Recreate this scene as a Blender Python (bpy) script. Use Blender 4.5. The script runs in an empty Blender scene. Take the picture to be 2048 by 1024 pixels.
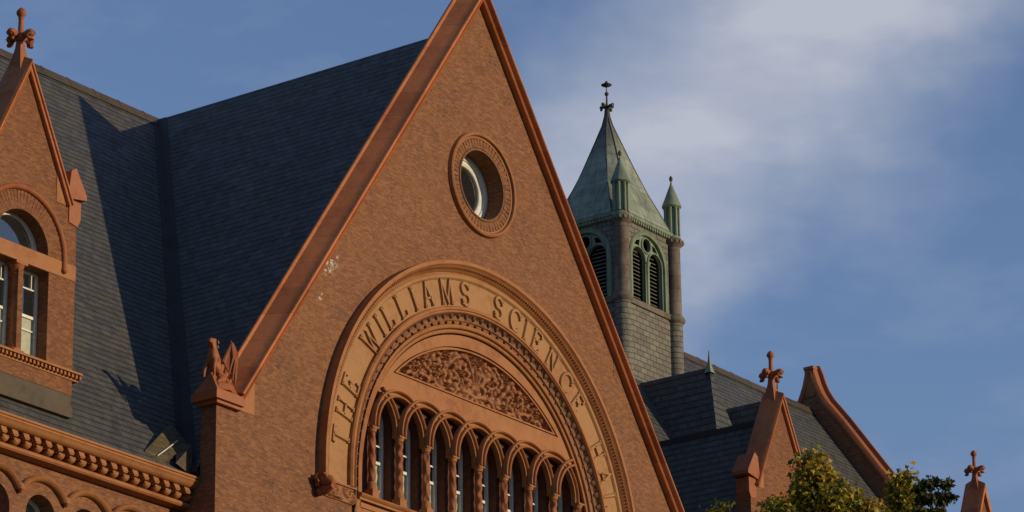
import bpy, math, random
import numpy as np
from mathutils import Vector, Matrix
from mathutils.geometry import tessellate_polygon
random.seed(7)
sc = bpy.context.scene
COL = sc.collection
R = math.radians

# ---------------- camera ----------------
cam = bpy.data.objects.new('camera', bpy.data.cameras.new('camera'))
COL.objects.link(cam); sc.camera = cam
cam.data.sensor_width = 36.0
cam.data.lens = 7602.9 / 2048 * 36
cam.data.clip_start = 1.0
cam.data.clip_end = 6000
rt = Vector((0.5913675, -0.80632354, -0.01126218)); up = Vector((-0.26638307, -0.20851245, 0.94104337)); fw = Vector((0.76113372, 0.55350241, 0.33809842))
CAM = Vector((-55.987, -41.465, -19.718))
cam.matrix_world = Matrix(((rt.x, up.x, -fw.x, CAM.x), (rt.y, up.y, -fw.y, CAM.y), (rt.z, up.z, -fw.z, CAM.z), (0, 0, 0, 1)))

# ---------------- sun, sky, exposure ----------------
TO_SUN = Vector((0.345, -1.0, 0.185)).normalized()
elev = math.asin(TO_SUN.z); azim = math.atan2(TO_SUN.x, TO_SUN.y)
sun = bpy.data.objects.new('sun', bpy.data.lights.new('sun', 'SUN'))
sun.data.energy = 3.95; sun.data.angle = R(0.5); sun.data.color = (1.0, 0.80, 0.54)
sun.rotation_euler = TO_SUN.to_track_quat('Z', 'Y').to_euler()
COL.objects.link(sun)
world = bpy.data.worlds.new('World'); sc.world = world; world.use_nodes = True
sc.view_settings.view_transform = 'Standard'; sc.view_settings.look = 'None'
sc.view_settings.gamma = 1; sc.view_settings.exposure = -0.3


class NT:
    def __init__(s, tree): s.t = tree; s.n = tree.nodes; s.l = tree.links
    def add(s, typ, inp=None, **kw):
        nd = s.n.new(typ)
        for k, v in kw.items(): setattr(nd, k, v)
        for k, v in (inp or {}).items():
            sk = nd.inputs[k]
            if isinstance(v, bpy.types.NodeSocket): s.l.new(v, sk)
            else:
                if hasattr(sk.default_value, '__len__') and len(sk.default_value) == 4 and len(v) == 3: v = (*v, 1)
                sk.default_value = v
        return nd
    def math(s, op, a, b=0.0, c=0.0, clamp=False):
        nd = s.add('ShaderNodeMath', operation=op, use_clamp=clamp)
        for i, v in enumerate((a, b, c)):
            if isinstance(v, bpy.types.NodeSocket): s.l.new(v, nd.inputs[i])
            else: nd.inputs[i].default_value = v
        return nd.outputs[0]
    def dot(s, a, vec):
        return s.add('ShaderNodeVectorMath', {0: a, 1: vec}, operation='DOT_PRODUCT').outputs['Value']
    def ramp(s, fac, stops, interp='LINEAR'):
        nd = s.add('ShaderNodeValToRGB', {0: fac}); cr = nd.color_ramp; cr.interpolation = interp
        while len(cr.elements) < len(stops): cr.elements.new(0.5)
        for e, (p, c) in zip(cr.elements, stops):
            e.position = p; e.color = (*c, 1) if len(c) == 3 else c
        return nd.outputs[0]
    def mix(s, fac, a, b, mode='MIX'):
        nd = s.add('ShaderNodeMix', data_type='RGBA', blend_type=mode)
        for i, v in ((0, fac), (6, a), (7, b)):
            if isinstance(v, bpy.types.NodeSocket): s.l.new(v, nd.inputs[i])
            elif i == 0: nd.inputs[0].default_value = v
            else: nd.inputs[i].default_value = (*v, 1) if len(v) == 3 else v
        return nd.outputs[2]
    def noise(s, vec, scale, detail=4, rough=0.55, out=0):
        return s.add('ShaderNodeTexNoise', {'Vector': vec, 'Scale': scale, 'Detail': detail, 'Roughness': rough}).outputs[out]


# world shader: physical sky plus thin drifting cloud
w = NT(world.node_tree); w.n.clear()
sky = w.add('ShaderNodeTexSky', sky_type='NISHITA', sun_disc=False, sun_elevation=elev, sun_rotation=azim, altitude=100, air_density=1.0, dust_density=0.6, ozone_density=3.0)
gen = w.add('ShaderNodeTexCoord').outputs['Generated']
su = w.dot(gen, tuple(rt)); sv = w.dot(gen, tuple(up))
vec2 = w.add('ShaderNodeCombineXYZ', {0: su, 1: sv}).outputs[0]
mp = w.add('ShaderNodeMapping', {'Vector': vec2, 'Rotation': (0, 0, R(-24)), 'Scale': (9, 22, 1)}).outputs[0]
nz = w.noise(mp, 1.6, 7, 0.56)
warp = w.noise(vec2, 14, 4, 0.6)
sd = w.math('SUBTRACT', w.math('MULTIPLY', w.math('SUBTRACT', su, 0.128), 0.64), w.math('MULTIPLY', w.math('SUBTRACT', sv, 0.054), 0.768))
m = w.math('SUBTRACT', 1.05, w.math('DIVIDE', w.math('ABSOLUTE', w.math('ADD', sd, 0.036)), 0.047))
m = w.math('ADD', m, w.math('MULTIPLY', w.math('SUBTRACT', warp, 0.5), 1.15))
cm = w.add('ShaderNodeMapRange', {0: m, 1: -0.1, 2: 0.95}, interpolation_type='SMOOTHSTEP').outputs[0]
wis = w.add('ShaderNodeMapRange', {0: nz, 1: 0.28, 2: 0.62, 3: 0.58, 4: 1.0}).outputs[0]
thin = w.math('MULTIPLY', w.add('ShaderNodeMapRange', {0: nz, 1: 0.48, 2: 0.80}).outputs[0], 0.22)
cloudm = w.math('ADD', w.math('MULTIPLY', cm, wis), thin, clamp=True)
skyc = w.mix(1.0, w.mix(1.0, sky.outputs[0], (1.45, 1.24, 1.33), 'MULTIPLY'), (1.25, 1.95, 3.4), 'DARKEN')
cloudc = w.mix(1.0, (4.6, 4.75, 5.3), (1, 1, 1), 'MULTIPLY')
fin = w.mix(w.math('MULTIPLY', cloudm, 0.80), skyc, cloudc)
bg = w.add('ShaderNodeBackground', {'Color': fin, 'Strength': 0.15})
w.l.new(bg.outputs[0], w.add('ShaderNodeOutputWorld').inputs[0])

# ---------------- materials ----------------
def new_mat(name):
    m = bpy.data.materials.new(name); m.use_nodes = True
    t = NT(m.node_tree); t.n.clear()
    t.bsdf = t.add('ShaderNodeBsdfPrincipled')
    t.l.new(t.bsdf.outputs[0], t.add('ShaderNodeOutputMaterial').inputs[0])
    tc = t.add('ShaderNodeTexCoord')
    t.uv = tc.outputs['UV']; t.geo = t.add('ShaderNodeNewGeometry').outputs['Position']
    return m, t
def setp(t, color=None, rough=0.8, bump=None, strength=0.5, dist=0.02, spec=0.3, metal=0.0):
    b = t.bsdf
    if isinstance(color, bpy.types.NodeSocket): t.l.new(t.mix(1.0, color, (0.85, 0.85, 0.85), 'MULTIPLY'), b.inputs['Base Color'])
    elif color: b.inputs['Base Color'].default_value = (*color, 1)
    if isinstance(rough, bpy.types.NodeSocket): t.l.new(rough, b.inputs['Roughness'])
    else: b.inputs['Roughness'].default_value = rough
    b.inputs['Specular IOR Level'].default_value = spec
    b.inputs['Metallic'].default_value = metal
    if bump is not None:
        bp = t.add('ShaderNodeBump', {'Strength': strength, 'Distance': dist, 'Height': bump})
        t.l.new(bp.outputs[0], b.inputs['Normal'])

def brick_mat(name, c1, c2, mortar, bw=0.17, rh=0.052, ms=0.009, blotch=0.55, white=False):
    m, t = new_mat(name)
    wob = t.noise(t.uv, 3.0, 2)
    br = t.add('ShaderNodeTexBrick', {'Vector': t.uv, 'Color1': c1, 'Color2': c2, 'Mortar': mortar, 'Scale': 1.0, 'Mortar Size': ms, 'Mortar Smooth': 0.4, 'Bias': -0.1, 'Brick Width': bw, 'Row Height': rh})
    n1 = t.noise(t.geo, 0.9, 6, 0.62); n2 = t.noise(t.geo, 3.2, 6, 0.7); n3 = t.noise(t.geo, 14, 3, 0.7)
    col = t.mix(t.ramp(n3, [(0.25, (0, 0, 0)), (0.8, (0.55, 0.55, 0.55))]), br.outputs[0], (c2[0]*1.25, c2[1]*1.35, c2[2]*1.3))
    # soot and dark fired patches with ragged outline
    vor2 = t.add('ShaderNodeTexVoronoi', {'Vector': t.add('ShaderNodeMapping', {'Vector': t.uv, 'Scale': (9, 26, 5)}).outputs[0], 'Scale': 1.0})
    vs2 = t.add('ShaderNodeSeparateColor', {0: vor2.outputs['Color']}).outputs[1]
    grit = t.ramp(vs2, [(0.25, (0.25, 0.25, 0.25)), (0.75, (1, 1, 1))])
    sm = t.math('MULTIPLY', t.math('MULTIPLY', t.ramp(n1, [(0.48, (0, 0, 0)), (0.60, (1, 1, 1))]), t.ramp(n2, [(0.42, (0, 0, 0)), (0.56, (1, 1, 1))])), grit)
    col = t.mix(t.math('MULTIPLY', sm, blotch), col, (0.07, 0.052, 0.045))
    col = t.mix(t.math('MULTIPLY', t.ramp(n1, [(0.25, (1, 1, 1)), (0.5, (0, 0, 0))]), 0.35), col, (c2[0]*1.15, c2[1]*1.25, c2[2]*1.1))
    n5 = t.noise(t.geo, 30, 2, 0.6)
    col = t.mix(1.0, col, t.ramp(n5, [(0.3, (0.80, 0.80, 0.80)), (0.7, (1.22, 1.2, 1.18))]), 'MULTIPLY')
    if white:
        sp_ = t.add('ShaderNodeSeparateXYZ', {0: t.geo})
        low = t.math('MULTIPLY', t.add('ShaderNodeMapRange', {0: sp_.outputs[2], 1: 2.6, 2: 0.0}).outputs[0], t.ramp(t.noise(t.add('ShaderNodeMapping', {'Vector': t.geo, 'Scale': (1.5, 1.5, 5.0)}).outputs[0], 1.3, 6, 0.72), [(0.42, (0, 0, 0)), (0.60, (1, 1, 1))]))
        col = t.mix(t.math('MULTIPLY', t.math('MULTIPLY', low, grit), 0.72), col, (0.085, 0.062, 0.050))
    # single burnt headers
    vor = t.add('ShaderNodeTexVoronoi', {'Vector': t.add('ShaderNodeMapping', {'Vector': t.uv, 'Scale': (11, 30, 11)}).outputs[0], 'Scale': 1.0})
    vs = t.add('ShaderNodeSeparateColor', {0: vor.outputs['Color']}).outputs[0]
    k_ = (c1[0]+c2[0])/0.56
    pal = t.ramp(vs, [(0.0, (0.15*k_, 0.072*k_, 0.050*k_)), (0.3, (0.235*k_, 0.100*k_, 0.052*k_)), (0.6, (0.29*k_, 0.135*k_, 0.062*k_)), (1.0, (0.40*k_, 0.215*k_, 0.10*k_))])
    col = t.mix(0.5, col, pal)
    col = t.mix(1.0, col, (0.97, 0.92, 0.88), 'MULTIPLY')
    if white:  # lime bloom where the wall stays damp
        tot = None
        for (x, z, r_) in ((-4.72, 3.80, 0.24), (-4.50, 3.95, 0.14), (-4.95, 3.15, 0.10)):
            d = t.add('ShaderNodeVectorMath', {0: t.geo, 1: (x, 0, z)}, operation='DISTANCE').outputs['Value']
            k = t.math('SUBTRACT', 1.0, t.math('DIVIDE', d, r_), clamp=True)
            tot = k if tot is None else t.math('ADD', tot, k)
        wm = t.math('MULTIPLY', t.math('MULTIPLY', tot, 3.0, clamp=True), t.ramp(t.noise(t.geo, 9, 4, 0.7), [(0.50, (0, 0, 0)), (0.58, (1, 1, 1))]))
        col = t.mix(wm, col, (0.62, 0.57, 0.46))
    setp(t, col, 0.9, t.math('ADD', br.outputs['Fac'], t.math('MULTIPLY', n3, -0.8)), 0.5, -0.012, 0.2)
    return m

M = {}
M['brick'] = brick_mat('brick', (0.325, 0.140, 0.068), (0.235, 0.098, 0.048), (0.33, 0.20, 0.11), blotch=0.72, white=True)
M['brick_dormer'] = brick_mat('dormer_brick', (0.285, 0.118, 0.052), (0.215, 0.080, 0.036), (0.28, 0.16, 0.085), blotch=0.35)
def stone_mat(name, c, var=0.35, rough=0.7, joint=None, blocks=None, bumps=0.4, hue=(1.0, 0.72, 0.6)):
    m, t = new_mat(name)
    n1 = t.noise(t.geo, 1.3, 5, 0.6); n2 = t.noise(t.geo, 7, 5, 0.65); n3 = t.noise(t.geo, 45, 3, 0.6)
    dark = tuple(c[i]*hue[i]*(1-var) for i in range(3)); lite = tuple(min(1, v*(1+var*0.55)) for v in c)
    col = t.ramp(t.math('ADD', t.math('MULTIPLY', n1, 0.55), t.math('MULTIPLY', n2, 0.45)), [(0.32, dark), (0.5, c), (0.68, lite)])
    h = t.math('ADD', n2, t.math('MULTIPLY', n3, 0.5))
    if joint:
        br = t.add('ShaderNodeTexBrick', {'Vector': t.uv, 'Color1': (0.78, 0.76, 0.74), 'Color2': (1.15, 1.1, 1.1), 'Mortar': (0.42, 0.38, 0.36), 'Scale': 1.0, 'Mortar Size': 0.006, 'Mortar Smooth': 0.2, 'Brick Width': joint[0], 'Row Height': joint[1], 'Bias': 0.0})
        col = t.mix(1.0, col, br.outputs[0], 'MULTIPLY')
        h = t.math('SUBTRACT', h, br.outputs['Fac'])
    if blocks:  # separate moulded blocks up the slope, each fired a little differently
        zc = t.math('DIVIDE', t.add('ShaderNodeSeparateXYZ', {0: t.geo}).outputs[2], blocks)
        wn = t.add('ShaderNodeTexWhiteNoise', {'W': t.math('FLOOR', zc)}, noise_dimensions='1D').outputs[0]
        col = t.mix(1.0, col, t.ramp(wn, [(0.0, (0.84, 0.80, 0.80)), (0.5, (1.0, 1.0, 1.0)), (1.0, (1.10, 1.12, 1.12))]), 'MULTIPLY')
        ln = t.math('LESS_THAN', t.math('FRACT', zc), 0.022)
        col = t.mix(t.math('MULTIPLY', ln, 0.3), col, (0.10, 0.05, 0.03)); h = t.math('SUBTRACT', h, ln)
    setp(t, col, rough, h, bumps, 0.015, 0.3)
    return m
M['terra'] = stone_mat('terracotta', (0.40, 0.165, 0.056), 0.28)
M['terra_pale'] = stone_mat('pale_terracotta', (0.42, 0.215, 0.082), 0.2)
M['terra_red'] = stone_mat('red_terracotta', (0.38, 0.125, 0.042), 0.28, 0.55)
M['terra_col'] = stone_mat('deep_red_terracotta', (0.30, 0.098, 0.034), 0.2, 0.6)
M['coping'] = stone_mat('coping_terracotta', (0.52, 0.175, 0.055), 0.22, 0.6, blocks=0.62)
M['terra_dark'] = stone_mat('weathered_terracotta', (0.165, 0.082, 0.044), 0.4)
M['frieze'] = stone_mat('carved_terracotta', (0.36, 0.155, 0.062), 0.12, bumps=0.2)
M['brown'] = stone_mat('brownstone', (0.20, 0.170, 0.130), 0.4, 0.85, joint=(0.4, 0.33))
M['flash'] = stone_mat('lead_flashing', (0.105, 0.078, 0.048), 0.35, 0.7, hue=(0.8, 0.85, 0.9))
M['ridge'] = stone_mat('ridge_capping', (0.085, 0.062, 0.038), 0.45, 0.6)
M['valley'] = stone_mat('valley_metal', (0.045, 0.04, 0.038), 0.35, 0.6)
M['plank'] = stone_mat('weathered_boards', (0.13, 0.105, 0.052), 0.5, 0.7, joint=(3.0, 0.12), hue=(0.7, 0.7, 0.7))
M['bark'] = stone_mat('bark', (0.10, 0.075, 0.055), 0.4, 0.95)
M['grass'] = stone_mat('grass_ground', (0.06, 0.085, 0.03), 0.4, 0.95)
M['pave'] = stone_mat('concrete_path', (0.32, 0.30, 0.27), 0.2, 0.9)

def slate_mat():
    m, t = new_mat('slate')
    br = t.add('ShaderNodeTexBrick', {'Vector': t.uv, 'Color1': (0.094, 0.090, 0.084), 'Color2': (0.146, 0.134, 0.114), 'Mortar': (0.03, 0.032, 0.036), 'Scale': 1.0, 'Mortar Size': 0.004, 'Mortar Smooth': 0.3, 'Brick Width': 0.25, 'Row Height': 0.18, 'Bias': 0.0})
    vor = t.add('ShaderNodeTexVoronoi', {'Vector': t.add('ShaderNodeMapping', {'Vector': t.uv, 'Scale': (3.6, 5.6, 4)}).outputs[0], 'Scale': 1.0})
    vs = t.add('ShaderNodeSeparateColor', {0: vor.outputs['Color']}).outputs[0]
    n1 = t.noise(t.geo, 0.55, 5, 0.6); n2 = t.noise(t.geo, 5, 5, 0.7)
    col = t.mix(t.ramp(vs, [(0.3, (0, 0, 0)), (1.0, (0.5, 0.5, 0.5))]), br.outputs[0], (0.155, 0.145, 0.105))
    col = t.mix(t.ramp(n1, [(0.4, (0, 0, 0)), (0.65, (0.5, 0.5, 0.5))]), col, (0.10, 0.108, 0.105))
    col = t.mix(t.ramp(n2, [(0.35, (0.6, 0.6, 0.6)), (0.55, (0, 0, 0))]), col, (0.052, 0.050, 0.047))
    # every course is thicker at its lower edge
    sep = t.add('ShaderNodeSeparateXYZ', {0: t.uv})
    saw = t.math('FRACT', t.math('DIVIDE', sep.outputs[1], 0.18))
    h = t.math('ADD', t.math('MULTIPLY', saw, -1.0), t.math('ADD', t.math('MULTIPLY', vs, 0.35), t.math('MULTIPLY', br.outputs['Fac'], -0.6)))
    rg = t.add('ShaderNodeMapRange', {0: vs, 3: 0.45, 4: 0.75}).outputs[0]
    col = t.mix(t.math('MULTIPLY', t.add('ShaderNodeMapRange', {0: t.math('ABSOLUTE', t.math('SUBTRACT', saw, 0.88)), 1: 0.16, 2: 0.04}).outputs[0], 0.62), col, (0.022, 0.022, 0.022))  # shadow under the edge of the course above, painted as a dark line
    setp(t, col, rg, h, 1.0, 0.045, 0.12)
    return m
M['slate'] = slate_mat()

def granite_mat():
    m, t = new_mat('rock_faced_granite')
    br = t.add('ShaderNodeTexBrick', {'Vector': t.uv, 'Color1': (0.20, 0.185, 0.15), 'Color2': (0.29, 0.265, 0.21), 'Mortar': (0.09, 0.085, 0.075), 'Scale': 1.0, 'Mortar Size': 0.010, 'Mortar Smooth': 0.5, 'Brick Width': 0.27, 'Row Height': 0.14, 'Bias': 0.0})
    n1 = t.noise(t.geo, 2.0, 5, 0.6); n2 = t.noise(t.geo, 16, 5, 0.7)
    col = t.mix(t.ramp(n1, [(0.42, (0, 0, 0)), (0.7, (0.5, 0.5, 0.5))]), br.outputs[0], (0.15, 0.145, 0.12))
    h = t.math('ADD', t.math('MULTIPLY', n2, 0.9), t.math('MULTIPLY', br.outputs['Fac'], -1.2))
    setp(t, col, 0.9, h, 0.9, 0.035, 0.2); return m
M['granite'] = granite_mat()
def copper_mat(name, sheets=True, dark=0.0):
    m, t = new_mat(name)
    n1 = t.noise(t.geo, 1.5, 6, 0.65); n2 = t.noise(t.geo, 8, 5, 0.7)
    st = t.noise(t.add('ShaderNodeMapping', {'Vector': t.geo, 'Scale': (7, 7, 0.8)}).outputs[0], 1.0, 4, 0.6)
    f = t.math('ADD', t.math('MULTIPLY', n1, 0.5), t.math('MULTIPLY', st, 0.5))
    col = t.ramp(f, [(0.34, (0.15, 0.15, 0.115)), (0.47, (0.29, 0.335, 0.245)), (0.66, (0.43, 0.49, 0.38))] if sheets else [(0.34, (0.11, 0.12, 0.085)), (0.47, (0.20, 0.26, 0.165)), (0.66, (0.31, 0.38, 0.25))])
    if dark: col = t.mix(dark, col, (0.06, 0.05, 0.045))
    h = n2
    if sheets:
        br = t.add('ShaderNodeTexBrick', {'Vector': t.uv, 'Color1': (0.72, 0.74, 0.74), 'Color2': (1.1, 1.05, 1.0), 'Mortar': (0.45, 0.5, 0.5), 'Scale': 1.0, 'Mortar Size': 0.008, 'Mortar Smooth': 0.2, 'Brick Width': 0.36, 'Row Height': 0.30, 'Bias': 0.0})
        col = t.mix(1.0, col, br.outputs[0], 'MULTIPLY'); h = t.math('ADD', n2, t.math('MULTIPLY', br.outputs['Fac'], 1.5))
        # metal darkened round the very tip
        z = t.add('ShaderNodeSeparateXYZ', {0: t.geo}).outputs[2]
        col = t.mix(t.math('MULTIPLY', t.add('ShaderNodeMapRange', {0: t.math('ADD', z, t.math('MULTIPLY', n1, 0.8)), 1: 14.7, 2: 15.3}).outputs[0], 0.75), col, (0.085, 0.07, 0.06))
    setp(t, col, 0.6, h, 0.35, 0.01, 0.4); return m
M['copper'] = copper_mat('verdigris_sheet_copper'); M['copper_trim'] = copper_mat('verdigris_copper_trim', False)
M['iron'] = copper_mat('dark_copper', False, 0.85)
def plain(name, c, rough=0.6, spec=0.4, metal=0.0, var=0.12):
    m, t = new_mat(name)
    n = t.noise(t.geo, 9, 4, 0.6)
    col = t.ramp(n, [(0.3, tuple(v*(1-var) for v in c)), (0.7, tuple(min(1, v*(1+var)) for v in c))])
    setp(t, col, rough, n, 0.1, 0.005, spec, metal); return m
M['white'] = plain('cream_window_paint', (0.86, 0.85, 0.72), 0.45)
M['blind'] = plain('drawn_blind_behind_glass', (0.52, 0.53, 0.38), 0.25, 0.6)
M['glass'] = plain('window_glass', (0.02, 0.024, 0.028), 0.04, 0.9)
M['glass'].node_tree.nodes['Principled BSDF'].inputs['IOR'].default_value = 2.3
M['glass_dim'] = plain('dim_window_glass', (0.018, 0.016, 0.014), 0.12, 0.4)
M['jamb'] = plain('shaded_terracotta', (0.14, 0.06, 0.035), 0.9, 0.1, var=0.3)  # shade of the arcade reveals put into a darker terracotta colour
M['dark'] = plain('dark_room', (0.012, 0.010, 0.009), 0.9, 0.1)
M['louvre'] = plain('louvre_slat', (0.20, 0.21, 0.165), 0.7, 0.2)
def leaf_mat(name, stops):
    m, t = new_mat(name)
    oi = t.add('ShaderNodeAttribute', attribute_name='tint').outputs['Fac']
    col = t.ramp(oi, stops)
    dif = t.add('ShaderNodeBsdfPrincipled', {'Base Color': col, 'Roughness': 0.55, 'Specular IOR Level': 0.3})
    tr = t.add('ShaderNodeBsdfTranslucent', {'Color': col})
    mx = t.add('ShaderNodeMixShader', {0: 0.3, 1: dif.outputs[0], 2: tr.outputs[0]})
    t.l.new(mx.outputs[0], [n for n in t.n if n.type == 'OUTPUT_MATERIAL'][0].inputs[0])
    return m
M['leaf_gold'] = leaf_mat('turning_leaves', [(0.0, (0.08, 0.10, 0.015)), (0.3, (0.20, 0.20, 0.02)), (0.6, (0.42, 0.34, 0.028)), (1.0, (0.58, 0.30, 0.03))])
M['leaf_dark'] = leaf_mat('dark_green_leaves', [(0.0, (0.035, 0.05, 0.012)), (0.6, (0.08, 0.09, 0.018)), (1.0, (0.19, 0.14, 0.022))])

# ---------------- mesh helpers ----------------
class B:
    def __init__(s): s.v = []; s.f = []
    def pts(s, P):
        i = len(s.v); s.v += [tuple(p) for p in P]; return list(range(i, i+len(P)))
    def face(s, *P): s.f.append(s.pts(P))
    def box(s, x0, x1, y0, y1, z0, z1):
        a = s.pts([(x0,y0,z0),(x1,y0,z0),(x1,y1,z0),(x0,y1,z0),(x0,y0,z1),(x1,y0,z1),(x1,y1,z1),(x0,y1,z1)])
        for q in ((0,1,5,4),(1,2,6,5),(2,3,7,6),(3,0,4,7),(4,5,6,7),(3,2,1,0)): s.f.append([a[i] for i in q])
    def obox(s, c, ax, ay, az):  # centre and three half-axis vectors
        c, ax, ay, az = map(Vector, (c, ax, ay, az))
        P = [c+sx*ax+sy*ay+sz*az for sz in (-1,1) for sx, sy in ((-1,-1),(1,-1),(1,1),(-1,1))]
        a = s.pts(P)
        for q in ((0,1,5,4),(1,2,6,5),(2,3,7,6),(3,0,4,7),(4,5,6,7),(3,2,1,0)): s.f.append([a[i] for i in q])
    def slab(s, outer, holes, y0, y1, side=True):  # outlines in (x,z), front at y0
        loops = [outer] + list(holes)
        flat = [p for L in loops for p in L]
        tri = tessellate_polygon([[Vector((p[0], p[1], 0)) for p in L] for L in loops])
        a = s.pts([(p[0], y0, p[1]) for p in flat]); b = s.pts([(p[0], y1, p[1]) for p in flat])
        for t in tri:
            p = [flat[i] for i in t]
            ar = (p[1][0]-p[0][0])*(p[2][1]-p[0][1])-(p[2][0]-p[0][0])*(p[1][1]-p[0][1])
            t = list(t) if ar > 0 else list(t)[::-1]
            s.f.append([a[i] for i in t]); s.f.append([b[i] for i in t[::-1]])
        if side:
            o = 0
            for k, L in enumerate(loops):
                n = len(L); A = sum(L[i][0]*L[(i+1)%n][1]-L[(i+1)%n][0]*L[i][1] for i in range(n))
                for i in range(n):
                    j = (i+1) % n; q = [a[o+i], b[o+i], b[o+j], a[o+j]]
                    if (A > 0) != (k == 0): q = q[::-1]
                    s.f.append(q)
                o += n
    def extr_x(s, prof, x0, x1):  # closed (y,z) outline extruded along x
        n = len(prof); a = s.pts([(x0, y, z) for y, z in prof]); b = s.pts([(x1, y, z) for y, z in prof])
        for i in range(n):
            j = (i+1) % n; s.f.append([a[i], a[j], b[j], b[i]])
        s.f.append(a[::-1]); s.f.append(b)
    def grid(s, P, closed_u=False, closed_v=False):
        nu, nv = len(P), len(P[0]); a = [s.pts(r) for r in P]
        for i in range(nu if closed_u else nu-1):
            for j in range(nv if closed_v else nv-1):
                i2, j2 = (i+1) % nu, (j+1) % nv
                s.f.append([a[i][j], a[i2][j], a[i2][j2], a[i][j2]])
    def sweep(s, prof, path, caps=True):  # path of (x,z,nx,nz); prof of (n,y)
        P = [[(x+nx*n, y, z+nz*n) for n, y in prof] for x, z, nx, nz in path]
        s.grid(P)
        if caps: s.face(*P[0]); s.face(*P[-1][::-1])
    def lathe(s, prof, c=(0,0,0), n=14, twist=None, cap=True):  # prof (r,z)
        P = []
        for r, z in prof:
            row = []
            for k in range(n):
                a = 2*math.pi*k/n; rr = r
                if twist: rr = r*(1+twist[0]*math.cos(twist[1]*a+twist[2]*z))
                row.append((c[0]+rr*math.cos(a), c[1]+rr*math.sin(a), c[2]+z))
            P.append(row)
        s.grid(P, False, True)
        if cap: s.face(*P[0][::-1]); s.face(*P[-1])
    def tube(s, pts, rad, n=8, cap=True):
        pts = [Vector(p) for p in pts]; rad = rad if hasattr(rad, '__len__') else [rad]*len(pts)
        P = []; ref = Vector((0, 0, 1))
        for i, p in enumerate(pts):
            d = (pts[min(i+1, len(pts)-1)]-pts[max(i-1, 0)]).normalized()
            r0 = ref if abs(d.dot(ref)) < 0.9 else Vector((1, 0, 0))
            u = d.cross(r0).normalized(); v = d.cross(u)
            P.append([tuple(p+rad[i]*(math.cos(2*math.pi*k/n)*u+math.sin(2*math.pi*k/n)*v)) for k in range(n)])
        s.grid(P, False, True)
        if cap: s.face(*P[0][::-1]); s.face(*P[-1])
    def ball(s, c, r, n=10, sc_=(1,1,1)):
        s.lathe([(max(1e-4, r*sc_[0]*math.sin(math.pi*i/n)), -r*sc_[2]*math.cos(math.pi*i/n)) for i in range(n+1)], c, n+2, cap=False)
    def build(s, name, mat, parent=None, loc=None, smooth=True, angle=38):
        me = bpy.data.meshes.new(name); me.from_pydata(s.v, [], s.f); me.validate(verbose=False); me.update()
        import bmesh
        bm = bmesh.new(); bm.from_mesh(me); bmesh.ops.remove_doubles(bm, verts=bm.verts, dist=1e-5)
        bmesh.ops.recalc_face_normals(bm, faces=bm.faces); bm.to_mesh(me); bm.free()
        uvl = me.uv_layers.new(name='UVMap'); data = np.zeros(len(me.loops)*2, dtype=np.float32)
        for p in me.polygons:
            n = p.normal
            if abs(n.z) > 0.985: u = Vector((1, 0, 0)); v = Vector((0, 1, 0))
            else: u = Vector((-n.y, n.x, 0)).normalized(); v = n.cross(u)
            if v.z < 0: v = -v
            for li in p.loop_indices:
                co = me.vertices[me.loops[li].vertex_index].co
                data[li*2] = co.dot(u); data[li*2+1] = co.dot(v)
        uvl.data.foreach_set('uv', data)
        if smooth:
            me.polygons.foreach_set('use_smooth', [True]*len(me.polygons)); me.set_sharp_from_angle(angle=R(angle))
        me.materials.append(M[mat] if isinstance(mat, str) else mat)
        o = bpy.data.objects.new(name, me); COL.objects.link(o)
        if parent: o.parent = parent
        if loc: o.location = loc
        return o

def empty(name, label, cat, loc=(0, 0, 0), group=None):
    o = bpy.data.objects.new(name, None); COL.objects.link(o); o.location = loc
    o['label'] = label; o['category'] = cat
    if group: o['group'] = group
    return o
def node(name, parent, label=None):
    o = bpy.data.objects.new(name, None); COL.objects.link(o); o.parent = parent
    if label: o['label'] = label
    return o
def arc(cx, cz, r, a0, a1, n):
    return [(cx+r*math.cos(R(a0+(a1-a0)*i/n)), cz+r*math.sin(R(a0+(a1-a0)*i/n))) for i in range(n+1)]
def arcpath(cx, cz, a0, a1, n, r=0.0):
    return [(cx+r*math.cos(R(a)), cz+r*math.sin(R(a)), math.cos(R(a)), math.sin(R(a))) for a in [a0+(a1-a0)*i/n for i in range(n+1)]]

# ---------------- dimensions ----------------
ZR, YR, S = 10.25, 8.48, 1.40         # main ridge height, its y, roof slope
GZ = -21.4                             # ground
ZI, K = 10.69, 0.710                   # gable rake: x = K*(ZI - z)
HW = 7.80                              # half width of the gable front
XE = 26.0                              # right end gable
def zmain(y): return ZR - S*(YR-y)
def ymain(z): return YR - (ZR-z)/S

hall = empty('science_hall', 'red brick and terracotta hall with great arched front gable, slate roofs and two dormers', 'building', (0, 0, GZ))
HL = (0, 0, -GZ)
def part(b, name, mat, parent=None, **kw):
    o = b.build(name, mat, parent or hall, **kw)
    if (parent is None) or parent is hall: o.location = HL
    return o
def hnode(name, label=None):
    o = node(name, hall, label); o.location = HL; return o

# gable front wall with arch and oculus openings
archhole = [(3.86, -3.2), (3.86, 0)] + arc(0, 0, 3.86, 0, 180, 64)[1:-1] + [(-3.86, 0), (-3.86, -3.2)]
ocl = arc(0.03, 6.80, 0.70, 0, 360, 48)[:-1]
b = B()
zk = ZI - HW/K
outer = [(-HW, GZ), (HW, GZ), (HW, 0.38), (K*(ZI-0.38), 0.38), (0, ZI), (-K*(ZI-0.38), 0.38), (-HW, 0.38)]
b.slab(outer, [archhole, ocl], 0, 0.35)
part(b, 'gable_wall', 'brick', smooth=False)

for s_ in (-1, 1):
    b = B(); b.box(min(s_*HW, s_*(HW-0.3)), max(s_*HW, s_*(HW-0.3)), 0.35, 0.85, GZ, -0.86)
    part(b, 'pier', 'brick', smooth=False)

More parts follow.
